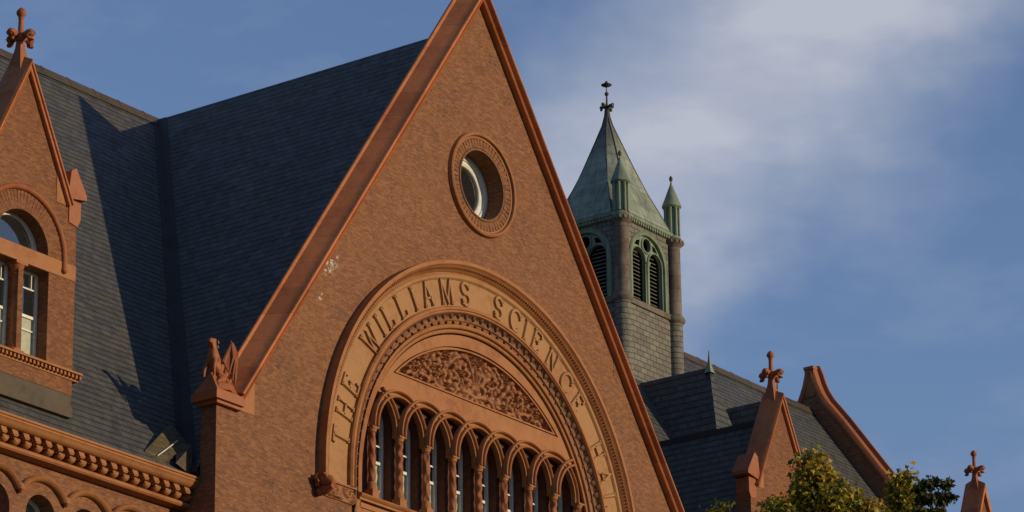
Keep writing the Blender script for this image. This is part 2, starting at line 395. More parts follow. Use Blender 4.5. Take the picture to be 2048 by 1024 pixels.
# coping on the rakes
nrm = (1/math.hypot(1, K), K/math.hypot(1, K))
prof = [(0.0, 0.0), (0.0, -0.12), (0.018, -0.14), (0.032, -0.12), (0.04, -0.10), (0.075, -0.115), (0.10, -0.15), (0.105, -0.19), (0.125, -0.215), (0.155, -0.21), (0.17, -0.18), (0.172, -0.155), (0.23, -0.02), (0.285, 0.10), (0.335, 0.225), (0.36, 0.23), (0.385, 0.25), (0.39, 0.285), (0.37, 0.32), (0.32, 0.40), (-0.10, 0.42), (-0.10, 0.36), (0.0, 0.355)]
for s_ in (-1, 1):
    b = B()
    zb = 0.55
    path = []
    N = 22
    for i in range(N+1):
        z = zb + (ZI-zb)*i/N
        path.append((s_*K*(ZI-z), z, s_*nrm[0], nrm[1]))
    path[-1] = (0, ZI, 0, 1/nrm[1])
    b.sweep(prof, path)
    o = part(b, 'coping', 'coping')
# orange springer blocks toothed into the brick beside the rakes
for s_ in (-1, 1):
    for z, wd, ht in ((3.95, 0.30, 0.42), (7.35, 0.26, 0.37)):
        b = B(); x = K*(ZI-z)
        b.slab([(s_*(x-wd), z), (s_*(x+0.02), z), (s_*(x-wd), z+wd/K+0.02)][::s_], [], -0.006, 0.1)
        part(b, 'springer_block', 'brick_dormer', smooth=False)
    b = B(); b.slab([(s_*6.78, 0.40), (s_*7.35, 0.40), (s_*6.78, 1.15)][::s_], [], -0.012, 0.1)
    part(b, 'kneeler_apron', 'terra', smooth=False)

# kneelers
for s_ in (-1, 1):
    b = B(); xi, xo = 7.22, 7.98
    def X(a, c): return (min(s_*a, s_*c), max(s_*a, s_*c))
    b.box(*X(xi, xo-0.08), -0.10, 0.38, 0.36, 0.42)
    b.box(*X(xi, xo), -0.16, 0.44, 0.42, 0.55)
    b.box(*X(xi, xo-0.04), -0.13, 0.41, 0.55, 0.60)
    a = b.pts([(s_*xi, -0.13, 0.60), (s_*(xo-0.04), -0.13, 0.60), (s_*(xo-0.04), 0.41, 0.60), (s_*xi, 0.41, 0.60), (s_*(xo-0.18), 0.14, 0.98), (s_*(xi), 0.14, 0.98)])
    for q in ((0, 1, 4, 5), (1, 2, 4), (2, 3, 5, 4), (0, 5, 3)): b.f.append([a[i] for i in q])
    part(b, 'kneeler', 'terra_red', smooth=False)

# hood mould and inscription ring
def ringpath(a0=0, a1=180, n=96, stilt=0.3, cut=0):
    P = [(0, -stilt, math.cos(R(a0)), 0)] if stilt else []
    P += arcpath(0, 0, a0, a1, n)
    if stilt: P.append((0, -stilt, math.cos(R(a1)), 0))
    return P
b = B(); b.sweep([(4.70, 0.0), (4.80, -0.02), (4.83, -0.09), (4.90, -0.14), (4.93, -0.20), (5.00, -0.20), (5.0, 0.0)], ringpath(), caps=True)
# little drilled beads along the hood
for i in range(215):
    a = R(1+178*i/214); r_ = 4.865
    b.ball((r_*math.cos(a), -0.135, r_*math.sin(a)), 0.022, 4)
part(b, 'hood_mould', 'terra')
b = B(); b.sweep([(4.66, 0.02), (4.66, -0.012), (4.69, -0.05), (4.74, -0.06), (4.77, -0.04), (4.79, 0.0), (4.79, 0.02)], ringpath()); 
part(b, 'inscription_border', 'terra_pale')
b = B(); b.sweep([(4.10, 0.1), (4.10, -0.004), (4.70, -0.004), (4.70, 0.1)], ringpath())
band = part(b, 'inscription_band', 'terra_pale')
b = B(); b.sweep([(4.13, 0.0), (4.13, -0.07), (4.10, -0.10), (4.06, -0.10), (4.045, -0.07), (4.02, -0.07), (4.00, -0.10), (3.98, -0.06), (3.98, 0.1), (4.13, 0.1)], ringpath())
part(b, 'inner_band_moulding', 'terra')
b = B()
for (r0, y0, rr) in ((3.755, 0.05, 0.045), (3.665, 0.085, 0.04)):
    b.sweep([(r0+rr*math.cos(t*math.pi/4), y0+rr*math.sin(t*math.pi/4)) for t in range(8)], ringpath(stilt=0.45), caps=False)
b.sweep([(3.56, 0.11), (3.56, 0.6), (3.87, 0.6), (3.87, 0.02), (3.80, 0.06), (3.73, 0.12), (3.715, 0.24), (3.70, 0.24), (3.69, 0.14), (3.63, 0.12)], ringpath(stilt=0.45))
part(b, 'archivolt_rolls', 'terra')

# carved leaf ring: real relief
def relief_ring():
    b = B(); nu, nv = 1100, 12
    P = []
    for i in range(nu+1):
        a = -2 + 184*i/nu; th = R(a); row = []
        for j in range(nv+1):
            v = j/nv
            r_ = 3.985 - 0.20*v; y = -0.055 + 0.15*v + 0.055*math.sin(math.pi*v)
            ph = a/3.55*2*math.pi
            leaf = 0.5+0.5*math.cos(ph + 2.4*(v-0.5)*math.sin(ph*0.5))
            h = 0.075*math.exp(-((v-0.62)/0.24)**2)*max(0, math.cos(ph))**0.7
            h += 0.05*math.exp(-((v-0.25)/0.22)**2)*max(0, math.cos(ph+math.pi))**0.8
            h += 0.018*math.cos(ph*3+v*9)*math.sin(math.pi*v)
            h += 0.012*math.cos(ph*5.3-v*14)*math.sin(math.pi*v)
            y -= h; r_ -= h*0.5
            x_, z_ = r_*math.cos(th), r_*math.sin(th)
            row.append((x_, y, z_))
        P.append(row)
    b.grid(P)
    # straight continuation down the jambs
    for s_ in (-1, 1):
        P = []
        for i in range(40):
            z = -0.02-1.1*i/39; row = []
            for j in range(nv+1):
                v = j/nv; ph = z*25.5
                h = 0.075*math.exp(-((v-0.62)/0.24)**2)*max(0, math.cos(ph))**0.7+0.05*math.exp(-((v-0.25)/0.22)**2)*max(0, -math.cos(ph))**0.8+0.018*math.cos(ph*3+v*9)*math.sin(math.pi*v)
                y = -0.055+0.15*v+0.055*math.sin(math.pi*v)-h; r_ = 3.985-0.20*v-h*0.5
                row.append((s_*r_, y, z))
            P.append(row)
        b.grid(P)
    return b
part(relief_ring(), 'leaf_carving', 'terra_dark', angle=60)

# letters
def arcpts(cx, cy, rx, ry, a0, a1, n=10): return [(cx+rx*math.cos(R(a0+(a1-a0)*i/n)), cy+ry*math.sin(R(a0+(a1-a0)*i/n))) for i in range(n+1)]
GL = {
 'T': (0.72, [[(0.36, 0), (0.36, 1)], [(0.0, 0.86), (0.03, 1), (0.69, 1), (0.72, 0.86)], [(0.24, 0), (0.48, 0)]]),
 'H': (0.74, [[(0.1, 0), (0.1, 1)], [(0.64, 0), (0.64, 1)], [(0.1, 0.5), (0.64, 0.5)], [(0, 0), (0.2, 0)], [(0, 1), (0.2, 1)], [(0.54, 0), (0.74, 0)], [(0.54, 1), (0.74, 1)]]),
 'E': (0.6, [[(0.1, 0), (0.1, 1)], [(0.0, 1), (0.56, 1), (0.58, 0.82)], [(0.0, 0), (0.58, 0), (0.6, 0.2)], [(0.1, 0.52), (0.42, 0.52)], [(0.42, 0.42), (0.42, 0.62)]]),
 'W': (0.98, [[(0.05, 1), (0.28, 0), (0.5, 0.8), (0.72, 0), (0.94, 1)], [(-0.04, 1), (0.16, 1)], [(0.84, 1), (1.02, 1)]]),
 'I': (0.2, [[(0.1, 0), (0.1, 1)], [(0, 0), (0.2, 0)], [(0, 1), (0.2, 1)]]),
 'L': (0.56, [[(0.1, 0), (0.1, 1)], [(0, 1), (0.2, 1)], [(0.0, 0), (0.53, 0), (0.56, 0.24)]]),
 'A': (0.76, [[(0.06, 0), (0.38, 1), (0.70, 0)], [(0.17, 0.34), (0.6, 0.34)], [(-0.02, 0), (0.16, 0)], [(0.6, 0), (0.78, 0)]]),
 'M': (0.92, [[(0.08, 0), (0.14, 1), (0.46, 0.12), (0.78, 1), (0.84, 0)], [(0, 0), (0.18, 0)], [(0.74, 0), (0.92, 0)]]),
 'S': (0.58, [arcpts(0.29, 0.75, 0.25, 0.25, 20, 270, 10)[:-1] + arcpts(0.29, 0.26, 0.27, 0.26, 90, -160, 10), [(0.55, 0.72), (0.56, 0.98)], [(0.02, 0.02), (0.02, 0.28)]]),
 'C': (0.72, [arcpts(0.40, 0.5, 0.38, 0.5, 38, 322, 16), [(0.72, 0.68), (0.72, 0.98)]]),
 'N': (0.78, [[(0.1, 0), (0.1, 1), (0.68, 0), (0.68, 1)], [(0, 0), (0.2, 0)], [(0, 1), (0.12, 1)], [(0.58, 1), (0.78, 1)]]),
}
LH = 0.44; R0 = 4.185
def letter(b, ch, ang):
    wd, strokes = GL[ch]
    def mapp(x, h, y):
        r_ = R0+LH*h; a = R(ang) - (x-wd/2)*LH*0.95/4.4
        return (r_*math.cos(a), y, r_*math.sin(a))
    for si, st in enumerate(strokes):
        hwb = 0.105 if si == 0 else 0.07
        n = len(st); row = []
        for i, (x, h) in enumerate(st):
            p0 = st[max(i-1, 0)]; p1 = st[min(i+1, n-1)]
            if 0 < i < n-1:
                d1 = Vector((x-p0[0], h-p0[1])).normalized(); d2 = Vector((p1[0]-x, p1[1]-h)).normalized()
                t = (d1+d2)
                t = t.normalized() if t.length > 1e-3 else d1
                k = 1/max(0.42, t.dot(d1))
            else: t = Vector((p1[0]-p0[0], p1[1]-p0[1])).normalized(); k = 1
            nx, nh = -t.y, t.x
            row.append([mapp(x+nx*o_*k, h+nh*o_*k, y) for o_, y in ((hwb, -0.002), (hwb*0.55, -0.052), (-hwb*0.55, -0.052), (-hwb, -0.002))])
        b.grid(row); b.face(*row[0]); b.face(*row[-1][::-1])
words = [('T', 172.3), ('H', 165.0), ('E', 158.1), ('W', 142.6), ('I', 136.6), ('L', 132.2), ('L', 125.6), ('I', 119.6), ('A', 113.6), ('M', 105.3), ('S', 97.2), ('S', 83.2), ('C', 76.0), ('I', 71.2), ('E', 66.2), ('N', 58.6), ('C', 51.2), ('E', 44.6), ('H', 30.6), ('A', 23.8), ('L', 17.6), ('L', 11.8)]
for ch, a in words:
    b = B(); letter(b, ch, a)
    b.build('letter', 'terra_pale', band, smooth=False)

# carved impost blocks and beast-head label stops
def fuzz_block(b, x0, x1, z0, z1, y0, depth, seed, nx=44, nz=24, ny=1.0):
    rnd = random.Random(seed); cs = [(rnd.uniform(x0, x1), rnd.uniform(z0, z1), rnd.uniform(0.05, 0.10), rnd.choice((-1, 1))) for _ in range(int(12*(x1-x0)/0.8)+6)]
    P = []
    for i in range(nx+1):
        row = []
        for j in range(nz+1):
            x = x0+(x1-x0)*i/nx; z = z0+(z1-z0)*j/nz; h = 0
            for cx, cz, r_, s_ in cs:
                d = math.hypot(x-cx, z-cz)/r_
                if d < 1.8: h = max(h, (0.55+0.45*math.cos(d*6.0+s_*math.atan2(z-cz, x-cx)))*math.exp(-(d/1.3)**4))
            e = min(1, i/2, (nx-i)/2, j/2, (nz-j)/2)
            row.append((x, y0-depth*h*e, z))
        P.append(row)
    b.grid(P)
for s_ in (-1, 1):
    b = B()
    xs = (-4.80, -3.95) if s_ < 0 else (3.95, 4.80)
    b.box(xs[0], xs[1], -0.03, 0.08, -0.62, -0.30)
    b.box(xs[0]-0.02, xs[1]+0.02, -0.07, 0.08, -0.335, -0.295)
    fuzz_block(b, xs[0]+0.01, xs[1]-0.01, -0.61, -0.34, -0.034, 0.07, 5)
    part(b, 'carved_impost', 'frieze', angle=60)
    b = B(); cx = s_*5.0
    b.tube([(cx, 0.0, -0.36), (cx, -0.16, -0.40), (cx, -0.28, -0.44), (cx-0.02*s_, -0.36, -0.48)], [0.10, 0.115, 0.105, 0.06], 12)
    b.box(min(cx-0.10, cx+0.10), cx+0.10, -0.24, 0.0, -0.335, -0.295)
    for q in (-1, 1):
        b.ball((cx+q*0.075, -0.26, -0.36), 0.045, 6); b.ball((cx+q*0.10, -0.10, -0.49), 0.055, 6); b.ball((cx+q*0.05, -0.20, -0.56), 0.04, 6)
        b.tube([(cx+q*0.11, -0.10, -0.32), (cx+q*0.19, -0.10, -0.38), (cx+q*0.15, -0.16, -0.47)], [0.05, 0.05, 0.02], 6)
    b.tube([(cx, -0.36, -0.55), (cx, -0.22, -0.60), (cx, -0.05, -0.60)], [0.05, 0.08, 0.09], 8)
    part(b, 'label_stop', 'terra_red', angle=60)

# brick jambs inside the arch under the imposts
b = B()
for s_ in (-1, 1): b.box(min(s_*3.72, s_*3.87), max(s_*3.72, s_*3.87), 0.02, 0.7, -3.2, -0.45)
b.box(-3.75, 3.75, 0.10, 0.7, -3.2, -1.35)
part(b, 'arch_jamb', 'terra')

# tympanum slab above the arcade
XC = [-3.30+0.82*i for i in range(9)]
ZS = 1.05; RA = 0.78
low = []
x = -3.58
zl = 1.05
env = []
n = 300
for i in range(n+1):
    x = -3.36+6.70*i/n
    dx = min(abs(x-c) for c in XC); env.append((x, ZS+math.sqrt(max(0, RA*RA-dx*dx))))
rs = 3.60
env = [p for p in env if math.hypot(*p) < rs-0.01]
aR = math.degrees(math.atan2(env[-1][1], env[-1][0])); aL = math.degrees(math.atan2(env[0][1], env[0][0]))
outer = arc(0, 0, rs, aR, aL, 60) + env
tymz = 2.28; tr = 3.79; tcz = -0.43
def panel(k):
    a = math.degrees(math.asin((tymz+k-tcz)/(tr-k))); return arc(0, tcz, tr-k, a, 180-a, 50)
hole = panel(0.0)
b = B(); b.slab(outer, [hole], 0.10, 0.30)
part(b, 'tympanum_frame', 'terra', smooth=False)
# stepped border round the carved panel
b = B(); b.slab(panel(0.0), [panel(0.02)], 0.16, 0.2); b.slab(panel(0.03), [panel(0.062)], 0.11, 0.27)
part(b, 'panel_border', 'terra', smooth=False)
# carved foliage panel
def scroll_h(x, z):
    h = np.zeros_like(x); ax = np.abs(x)
    for cx, cz, R_, s_, k in ((0.50, 2.80, 0.42, 1, 0.0), (1.28, 2.72, 0.36, -1, 0.6), (1.93, 2.57, 0.25, 1, 1.2), (0.10, 3.20, 0.13, -1, 0.3), (0.95, 3.07, 0.14, 1, 2.0), (1.66, 2.88, 0.12, 1, 2.6), (2.28, 2.42, 0.09, -1, 0.4), (0.90, 2.42, 0.12, -1, 1.4), (1.60, 2.40, 0.09, 1, 0.2)):
        d = np.hypot(ax-cx, (z-cz)*0.95); ph = np.arctan2(z-cz, (ax-cx)*s_)
        lobe = 1+0.22*np.cos(ph*8+3*d/R_)            # leaf tips round the spiral
        sp = 0.5+0.5*np.cos(d/(R_*0.42)*2*np.pi - ph + k)
        env_ = np.exp(-(d/(R_*lobe))**8)
        h = np.maximum(h, np.clip(sp*2.4-0.3, 0, 1)*env_*(0.80+0.20*np.cos(ph*8+2)))
    stem = np.clip(1.3*np.exp(-((z-2.46-0.06*np.sin(ax*4.6))/0.035)**2), 0, 0.6)*(ax < 2.15)
    h = np.maximum(h, stem)
    fil = np.clip(2.0*np.abs(np.sin(15*ax+2.5*np.sin(8*z))*np.sin(17*z+2.2*np.sin(9*ax)))-0.15, 0, 1)
    h = np.maximum(h, 0.50*fil)
    for q in range(5):                                   # central palmette
        a = 0.45*(q-2); u = ax*np.cos(a)-(z-2.62)*np.sin(a)*np.sign(0.5-(x < 0)); v = ax*np.sin(a)+(z-2.62)*np.cos(a)
        h = np.maximum(h, np.exp(-(u/0.045)**2)*np.exp(-((v-0.28)/0.26)**4)*0.95)
    return h
b = B(); nu, nv = 420, 96; P = []
for i in range(nu+1):
    u = -1+2*i/nu; X_ = 2.47*u; top = tcz+math.sqrt((tr-0.058)**2-X_*X_)
    xs = np.full(nv+1, X_); zs = np.linspace(2.335, max(2.34, top), nv+1)
    asym = xs*1.0
    hh = scroll_h(asym, zs); e = np.minimum(1, np.minimum(np.arange(nv+1), nv-np.arange(nv+1))/3.0)
    e = e*min(1, (1-abs(u))/0.03)
    P.append([(X_, 0.25-0.15*float(h_*e_), float(z_)) for z_, h_, e_ in zip(zs, hh, e)])
b.grid(P); part(b, 'foliage_carving', 'frieze', angle=70)

# interlaced arcade arches
arc_prof = [(0.0, 0.12), (0.0, 0.05), (0.012, 0.02), (0.032, 0.01), (0.05, 0.025), (0.058, 0.10), (0.105, 0.10), (0.112, 0.03), (0.13, 0.01), (0.150, 0.015), (0.162, 0.04), (0.165, 0.12)]
for i, c in enumerate(XC):
    b = B(); P = []
    for j in range(49):
        a = 180 - 180*j/48; ca, sa = math.cos(R(a)), math.sin(R(a))
        wv = 0.13*(j/48)**1.4 - 0.055
        pin = []
        for q, y in arc_prof:
            r_ = 0.735+q
            pin.append((c+r_*ca*1.0, y+wv, ZS+r_*sa))
        if all(math.hypot(p[0], p[2]) < 3.60 for p in pin) or (math.hypot(c+0.82*ca, ZS+0.82*sa) < 3.58): P.append(pin)
        elif P: break
    if len(P) > 3:
        b.grid(P, False, True); b.face(*P[0]); b.face(*P[-1][::-1])
        part(b, 'interlaced_arch', 'terra')

# columns
for i, c in enumerate(XC):
    kind = i % 3
    b = B()
    tw = {0: (0.10, 3, 21), 1: (0.13, 2, -26), 2: (0.11, 4, 15)}[kind]
    zz = [-0.02+0.96*k/70 for k in range(71)]
    P = []
    for z in zz:
        row = []
        for k in range(18):
            a = 2*math.pi*k/18
            rr = 0.067*(1+1.2*tw[0]*math.cos(tw[1]*a+tw[2]*z)+(0.09*math.cos(tw[1]*a-tw[2]*z) if kind != 0 else 0))
            row.append((c+rr*math.cos(a), 0.09+rr*math.sin(a), z))
        P.append(row)
    b.grid(P, False, True)
    colm = part(b, 'column', 'terra_col')
    b = B(); b.lathe([(0.075, 0.94), (0.088, 0.945), (0.078, 0.96), (0.082, 0.975), (0.10, 1.02)], (c, 0.09, 0), 14)
    b.box(c-0.10, c+0.10, -0.01, 0.19, 1.02, 1.05); b.build('capital', 'terra', colm)
    b = B(); b.lathe([(0.095, -0.16), (0.098, -0.12), (0.085, -0.09), (0.088, -0.05), (0.076, -0.01)], (c, 0.09, 0), 14)
    b.box(c-0.098, c+0.098, -0.008, 0.188, -0.31, -0.16); b.build('base', 'terra', colm)

# sill and frieze below the arcade
b = B(); b.extr_x([(0.0, -0.31), (-0.05, -0.33), (-0.07, -0.36), (-0.05, -0.39), (-0.01, -0.41), (-0.01, -0.45), (0.10, -0.46), (0.62, -0.44), (0.62, -0.31)], -3.78, 3.78)
part(b, 'arcade_sill', 'terra')
b = B(); b.box(-3.74, 3.74, 0.05, 0.6, -1.35, -0.475)
b.box(-3.74, 3.74, 0.02, 0.05, -0.58, -0.49)
part(b, 'frieze_panel', 'terra')
b = B(); fuzz_block(b, -3.7, 3.7, -1.3, -0.60, 0.048, 0.07, 11, 300, 40)
part(b, 'frieze_carving', 'frieze', angle=70)

# window wall behind the arcade with eight lights
b = B(); holes = []
for i in range(8):
    xa, xb = XC[i]+0.085, XC[i+1]-0.085; cx = (xa+xb)/2; hr = (xb-xa)/2
    holes.append([(xa, -0.30), (xb, -0.30), (xb, 1.32)] + arc(cx, 1.32, hr, 0, 180, 12)[1:-1] + [(xa, 1.32)])
b.slab([(-3.86, -0.9), (3.86, -0.9), (3.6, 1.2), (3.0, 2.2), (-3.0, 2.2), (-3.6, 1.2)], holes, 0.22, 0.60)
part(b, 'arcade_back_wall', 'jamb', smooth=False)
for i in range(8):
    xa, xb = XC[i]+0.085, XC[i+1]-0.085; cx = (xa+xb)/2; hr = (xb-xa)/2
    wn = hnode('arcade_window')
    b = B(); fy = (0.40, 0.46); t = 0.065
    o_ = [(xa, -0.30), (xb, -0.30), (xb, 1.32)] + arc(cx, 1.32, hr, 0, 180, 12)[1:-1] + [(xa, 1.32)]
    i_ = [(xa+t, -0.24), (xb-t, -0.24), (xb-t, 1.32)] + arc(cx, 1.32, hr-t, 0, 180, 12)[1:-1] + [(xa+t, 1.32)]
    b.slab(o_, [i_], *fy)
    b.box(xa+t, xb-t, 0.405, 0.455, 0.52, 0.575); b.box(xa+t, xb-t, 0.41, 0.45, -0.02, 0.02); b.box(xa+t, xb-t, 0.41, 0.45, 0.86, 0.89)
    b.build('sash', 'white', wn, smooth=False)
    b = B(); b.slab([(xa+0.02, 0.54), (xb-0.02, 0.54), (xb-0.02, 1.32)] + arc(cx, 1.32, hr-0.02, 0, 180, 12)[1:-1] + [(xa+0.02, 1.32)], [], 0.462, 0.475); b.build('upper_pane', 'glass_dim', wn, smooth=False)
    b = B(); b.box(xa+0.02, xb-0.02, 0.458, 0.472, -0.28, 0.54); b.build('lower_pane', 'blind', wn, smooth=False)

# oculus
b = B(); cx, cz = 0.03, 6.80
b.sweep([(0.98, 0.0), (0.98, -0.05), (1.0, -0.09), (1.035, -0.10), (1.06, -0.08), (1.075, 0.0)], arcpath(cx, cz, 0, 360, 72), caps=False)
b.sweep([(0.945, 0.0), (0.945, -0.03), (0.985, -0.04), (0.985, 0.0)], arcpath(cx, cz, 0, 360, 72), caps=False)
part(b, 'oculus_hood', 'terra')
b = B(); b.sweep([(0.70, -0.004), (0.70, -0.03), (0.735, -0.035), (0.75, -0.004), (0.95, -0.006), (0.95, 0.02)], arcpath(cx, cz, 0, 360, 72), caps=False)
for i in range(56):
    a = 2*math.pi*i/56
    u = Vector((math.cos(a), 0, math.sin(a))); v = Vector((-math.sin(a), 0, math.cos(a)))
    b.obox(Vector((cx, -0.008, cz))+u*0.85, u*0.09, Vector((0, 0.012+0.006*random.random(), 0)), v*0.040)
part(b, 'oculus_voussoirs', 'brick', smooth=False)
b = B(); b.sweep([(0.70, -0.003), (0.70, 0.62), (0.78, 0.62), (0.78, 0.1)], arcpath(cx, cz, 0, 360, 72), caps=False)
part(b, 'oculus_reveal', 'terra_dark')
b = B()
b.sweep([(0.70, 0.36), (0.64, 0.35), (0.60, 0.37), (0.60, 0.46), (0.70, 0.46)], arcpath(cx, cz, 0, 360, 72), caps=False)
b.sweep([(0.60, 0.40), (0.54, 0.40), (0.50, 0.43), (0.50, 0.52), (0.60, 0.52)], arcpath(cx, cz, 0, 360, 72), caps=False)
part(b, 'oculus_frame', 'white')
b = B(); b.slab(arc(cx, cz, 0.6, 0, 360, 40)[:-1], [], 0.475, 0.49); part(b, 'oculus_glass', 'glass', smooth=False)

# ---------------- roofs ----------------
xv = lambda z: (ZR-z)/S
zb = -0.84
b = B()
for s_ in (-1, 1):
    xe = xv(zb)*s_; ye = ymain(zb)
    P = [(0, 0.36, ZR), (0, YR, ZR), (xe, ye, zb), (xe, 0.36, zb)]
    b.face(*P); b.face(*[(p[0], p[1], p[2]-0.14) for p in P][::-1])
part(b, 'cross_roof', 'slate', smooth=False)
def main_roof(x0, x1, inner):   # inner = side where the cross roof cuts in
    b = B(); xe = xv(zmain(0.56))
    if inner > 0: P = [(0, YR, ZR), (x1, YR, ZR), (x1, 0.56, zmain(0.56)), (xe, 0.56, zmain(0.56))]
    else: P = [(x0, YR, ZR), (0, YR, ZR), (-xe, 0.56, zmain(0.56)), (x0, 0.56, zmain(0.56))]
    b.face(*P); b.face(*[(p[0], p[1], p[2]-0.14) for p in P][::-1])
    yb = 2*YR-0.42
    Q = [(x0, YR, ZR), (x1, YR, ZR), (x1, yb, zmain(0.42)), (x0, yb, zmain(0.42))]
    b.face(*Q); b.face(*[(p[0], p[1], p[2]-0.14) for p in Q][::-1])
    return b
part(main_roof(-20, 0, -1), 'main_roof', 'slate', smooth=False)
part(main_roof(0, XE, 1), 'main_roof', 'slate', smooth=False)
b = B(); b.extr_x([(YR-0.17, ZR-0.20), (YR-0.05, ZR+0.02), (YR, ZR+0.05), (YR+0.05, ZR+0.02), (YR+0.17, ZR-0.20), (YR, ZR-0.02)], -20, XE)
for k in range(60):
    x = -20+k*0.78
    if x < XE-0.2: b.extr_x([(YR-0.175, ZR-0.205), (YR-0.055, ZR+0.028), (YR, ZR+0.058), (YR+0.055, ZR+0.028), (YR+0.175, ZR-0.205), (YR, ZR-0.03)], x, x+0.03)
part(b, 'ridge_capping', 'ridge', smooth=False)
b = B()
for s_ in (-1, 1):
    for k in range(1):
        n1 = Vector((-s_*0, 0, 1))
        A0 = Vector((0, YR, ZR)); A1 = Vector((s_*xv(zb), ymain(zb), zb))
        d = (A1-A0)
        wl = 0.20
        # strip on the cross roof side and on the main roof side, lifted 12 mm
        nc = Vector((s_*S, 0, 1)).normalized()*0.012; nm = Vector((0, -S, 1)).normalized()*0.012
        b.face(A0+nc, A1+nc, A1+nc+Vector((0, -wl*1.3, 0)), A0+nc+Vector((0, -wl*1.3, 0)))
        b.face(A0+nm, A1+nm, A1+nm+Vector((s_*wl, 0, 0)), A0+nm+Vector((s_*wl*0.6, 0, 0)))
part(b, 'valley_flashing', 'valley', smooth=False)

# boarded saddle in the foot of the valley
def onmain(x, y, up_=0.0): return Vector((x, y, zmain(y)))+Vector((0, -S, 1)).normalized()*up_
b = B()
A1 = onmain(-8.87, 0.71, 0.03); A2 = onmain(-7.76, 1.24, 0.20); A3 = onmain(-7.56, 0.95, 0.18); A4 = onmain(-7.85, 0.60, 0.04); A5 = onmain(-8.5, 0.62, 0.03)
for q in range(9):
    t0, t1 = q/9+0.006, (q+1)/9-0.006
    def L_(a, c, t): return a.lerp(c, t)
    w0, w1 = L_(A1, A2, t0), L_(A1, A2, t1); v0, v1 = L_(A5, A3, t0), L_(A5, A3, t1)
    b.face(w0, w1, v1, v0); dn = Vector((0, 0.02, -0.05)); b.face(w0+dn, v0+dn, v1+dn, w1+dn)
    b.face(w0, v0, v0+dn, w0+dn); b.face(w1, w1+dn, v1+dn, v1)
b.face(A1, A2, onmain(-7.68, 1.31, 0.0), onmain(-8.87, 0.71, 0.0))
part(b, 'boarded_saddle', 'plank', smooth=False)
b = B(); b.tube([A5.lerp(A1, 0.35)+Vector((0, -0.02, 0.03)), A3.lerp(A2, 0.35).lerp(A5.lerp(A1, 0.35), 0.25)+Vector((0, -0.02, 0.03))], 0.011, 6)
part(b, 'batten', 'white')
b = B(); b.face((-8.25, 0.52, -0.72), (-7.82, 0.52, -0.86), (-7.82, 0.52, -0.28)); b.face((-8.25, 0.52, -0.72), (-7.82, 0.52, -0.28), (-7.82, 0.9, -0.20)); b.face((-7.82, 0.52, -0.86), (-7.82, 0.9, -0.2), (-7.82, 0.52, -0.28))
part(b, 'kick_stone', 'flash', smooth=False)

# small steep roof vents on the right hand slope
for cx in (15.70, 18.70):
    v = hnode('roof_vent', 'small steep slated vent with copper tip')
    zt, kk = 8.07, 0.25; yf = 4.95; zb_ = 4.3
    b = B()
    hw = kk*(zt-zb_); yb0 = yf-kk*(zt-zb_)
    T0 = (cx, yf, zt); T1 = (cx, ymain(zt)+0.3, zt)
    for s_ in (-1, 1): b.face(T0, T1, (cx+s_*hw, ymain(zb_)+0.3, zb_), (cx+s_*hw, yb0, zb_))
    b.face(T0, (cx-hw, yb0, zb_), (cx+hw, yb0, zb_))
    b.face((cx-hw, yb0, zb_), (cx-hw, ymain(zb_)+.3, zb_), (cx+hw, ymain(zb_)+.3, zb_), (cx+hw, yb0, zb_))
    b.build('vent_roof', 'slate', v, smooth=False)
    b = B(); P = []
    for dz, r_ in ((0.42, 0.008), (0.25, 0.018), (0.10, 0.032), (-0.02, 0.055), (-0.15, 0.10)):
        P.append([(cx+r_*sx, yf+r_*sy*1.0, zt+dz) for sx, sy in ((-1, -1), (1, -1), (1, 1), (-1, 1))])
    b.grid(P, False, True); b.build('copper_tip', 'copper_trim', v, smooth=False)

# ---------------- main walls and left cornice ----------------
YW = 0.80
b = B(); holes = []
cxs = [-9.08-1.11*k for k in range(9)]
for c in cxs: holes.append([(c-0.36, -4.0), (c+0.36, -4.0), (c+0.36, -2.30)] + arc(c, -2.30, 0.36, 0, 180, 14)[1:-1] + [(c-0.36, -2.30)])
b.slab([(-20, GZ), (-7.79, GZ), (-7.79, -0.95), (-20, -0.95)], holes, YW, 1.2)
b.slab([(7.79, GZ), (XE, GZ), (XE, -0.95), (7.79, -0.95)], [], YW, 1.2)
b.box(-20, XE, 2*YR-1.2, 2*YR-0.8, GZ, -0.95)
part(b, 'main_wall', 'brick', smooth=False)
b = B(); b.slab([(2*0, 0)]*0 or [(-1, 0), (0, 0), (0, 1)], [], 0, 0.01) if False else None
for c in cxs:
    wn = hnode('arched_wing_window')
    b = B(); o_ = [(c-0.36, -4.0), (c+0.36, -4.0), (c+0.36, -2.30)] + arc(c, -2.30, 0.36, 0, 180, 14)[1:-1] + [(c-0.36, -2.30)]
    i_ = [(c-0.30, -3.94), (c+0.30, -3.94), (c+0.30, -2.30)] + arc(c, -2.30, 0.30, 0, 180, 14)[1:-1] + [(c-0.30, -2.30)]
    b.slab(o_, [i_], 1.10, 1.15); b.box(c-0.3, c+0.3, 1.105, 1.145, -3.1, -3.05); b.build('sash', 'white', wn, smooth=False)
    b = B(); b.slab(o_, [], 1.155, 1.17); b.build('pane', 'glass', wn, smooth=False)
b = B()
for c in cxs:
    pth = [p for p in arcpath(c, -2.30, 8, 172, 30)]
    b.sweep([(0.57, YW), (0.57, YW-0.05), (0.60, YW-0.10), (0.63, YW-0.12), (0.66, YW-0.10), (0.68, YW-0.05), (0.68, YW)], [p for p in arcpath(c, -2.30, 33, 147, 30)])
for c in cxs[:-1]:
    b.lathe([(0.02, -2.04), (0.07, -1.98), (0.06, -1.9), (0.02, -1.86)], (c-0.555, YW-0.06, 0), 8)
b.box(-7.98, -7.80, YW-0.1, YW, -2.3, -1.9)
part(b, 'arch_label_course', 'terra')
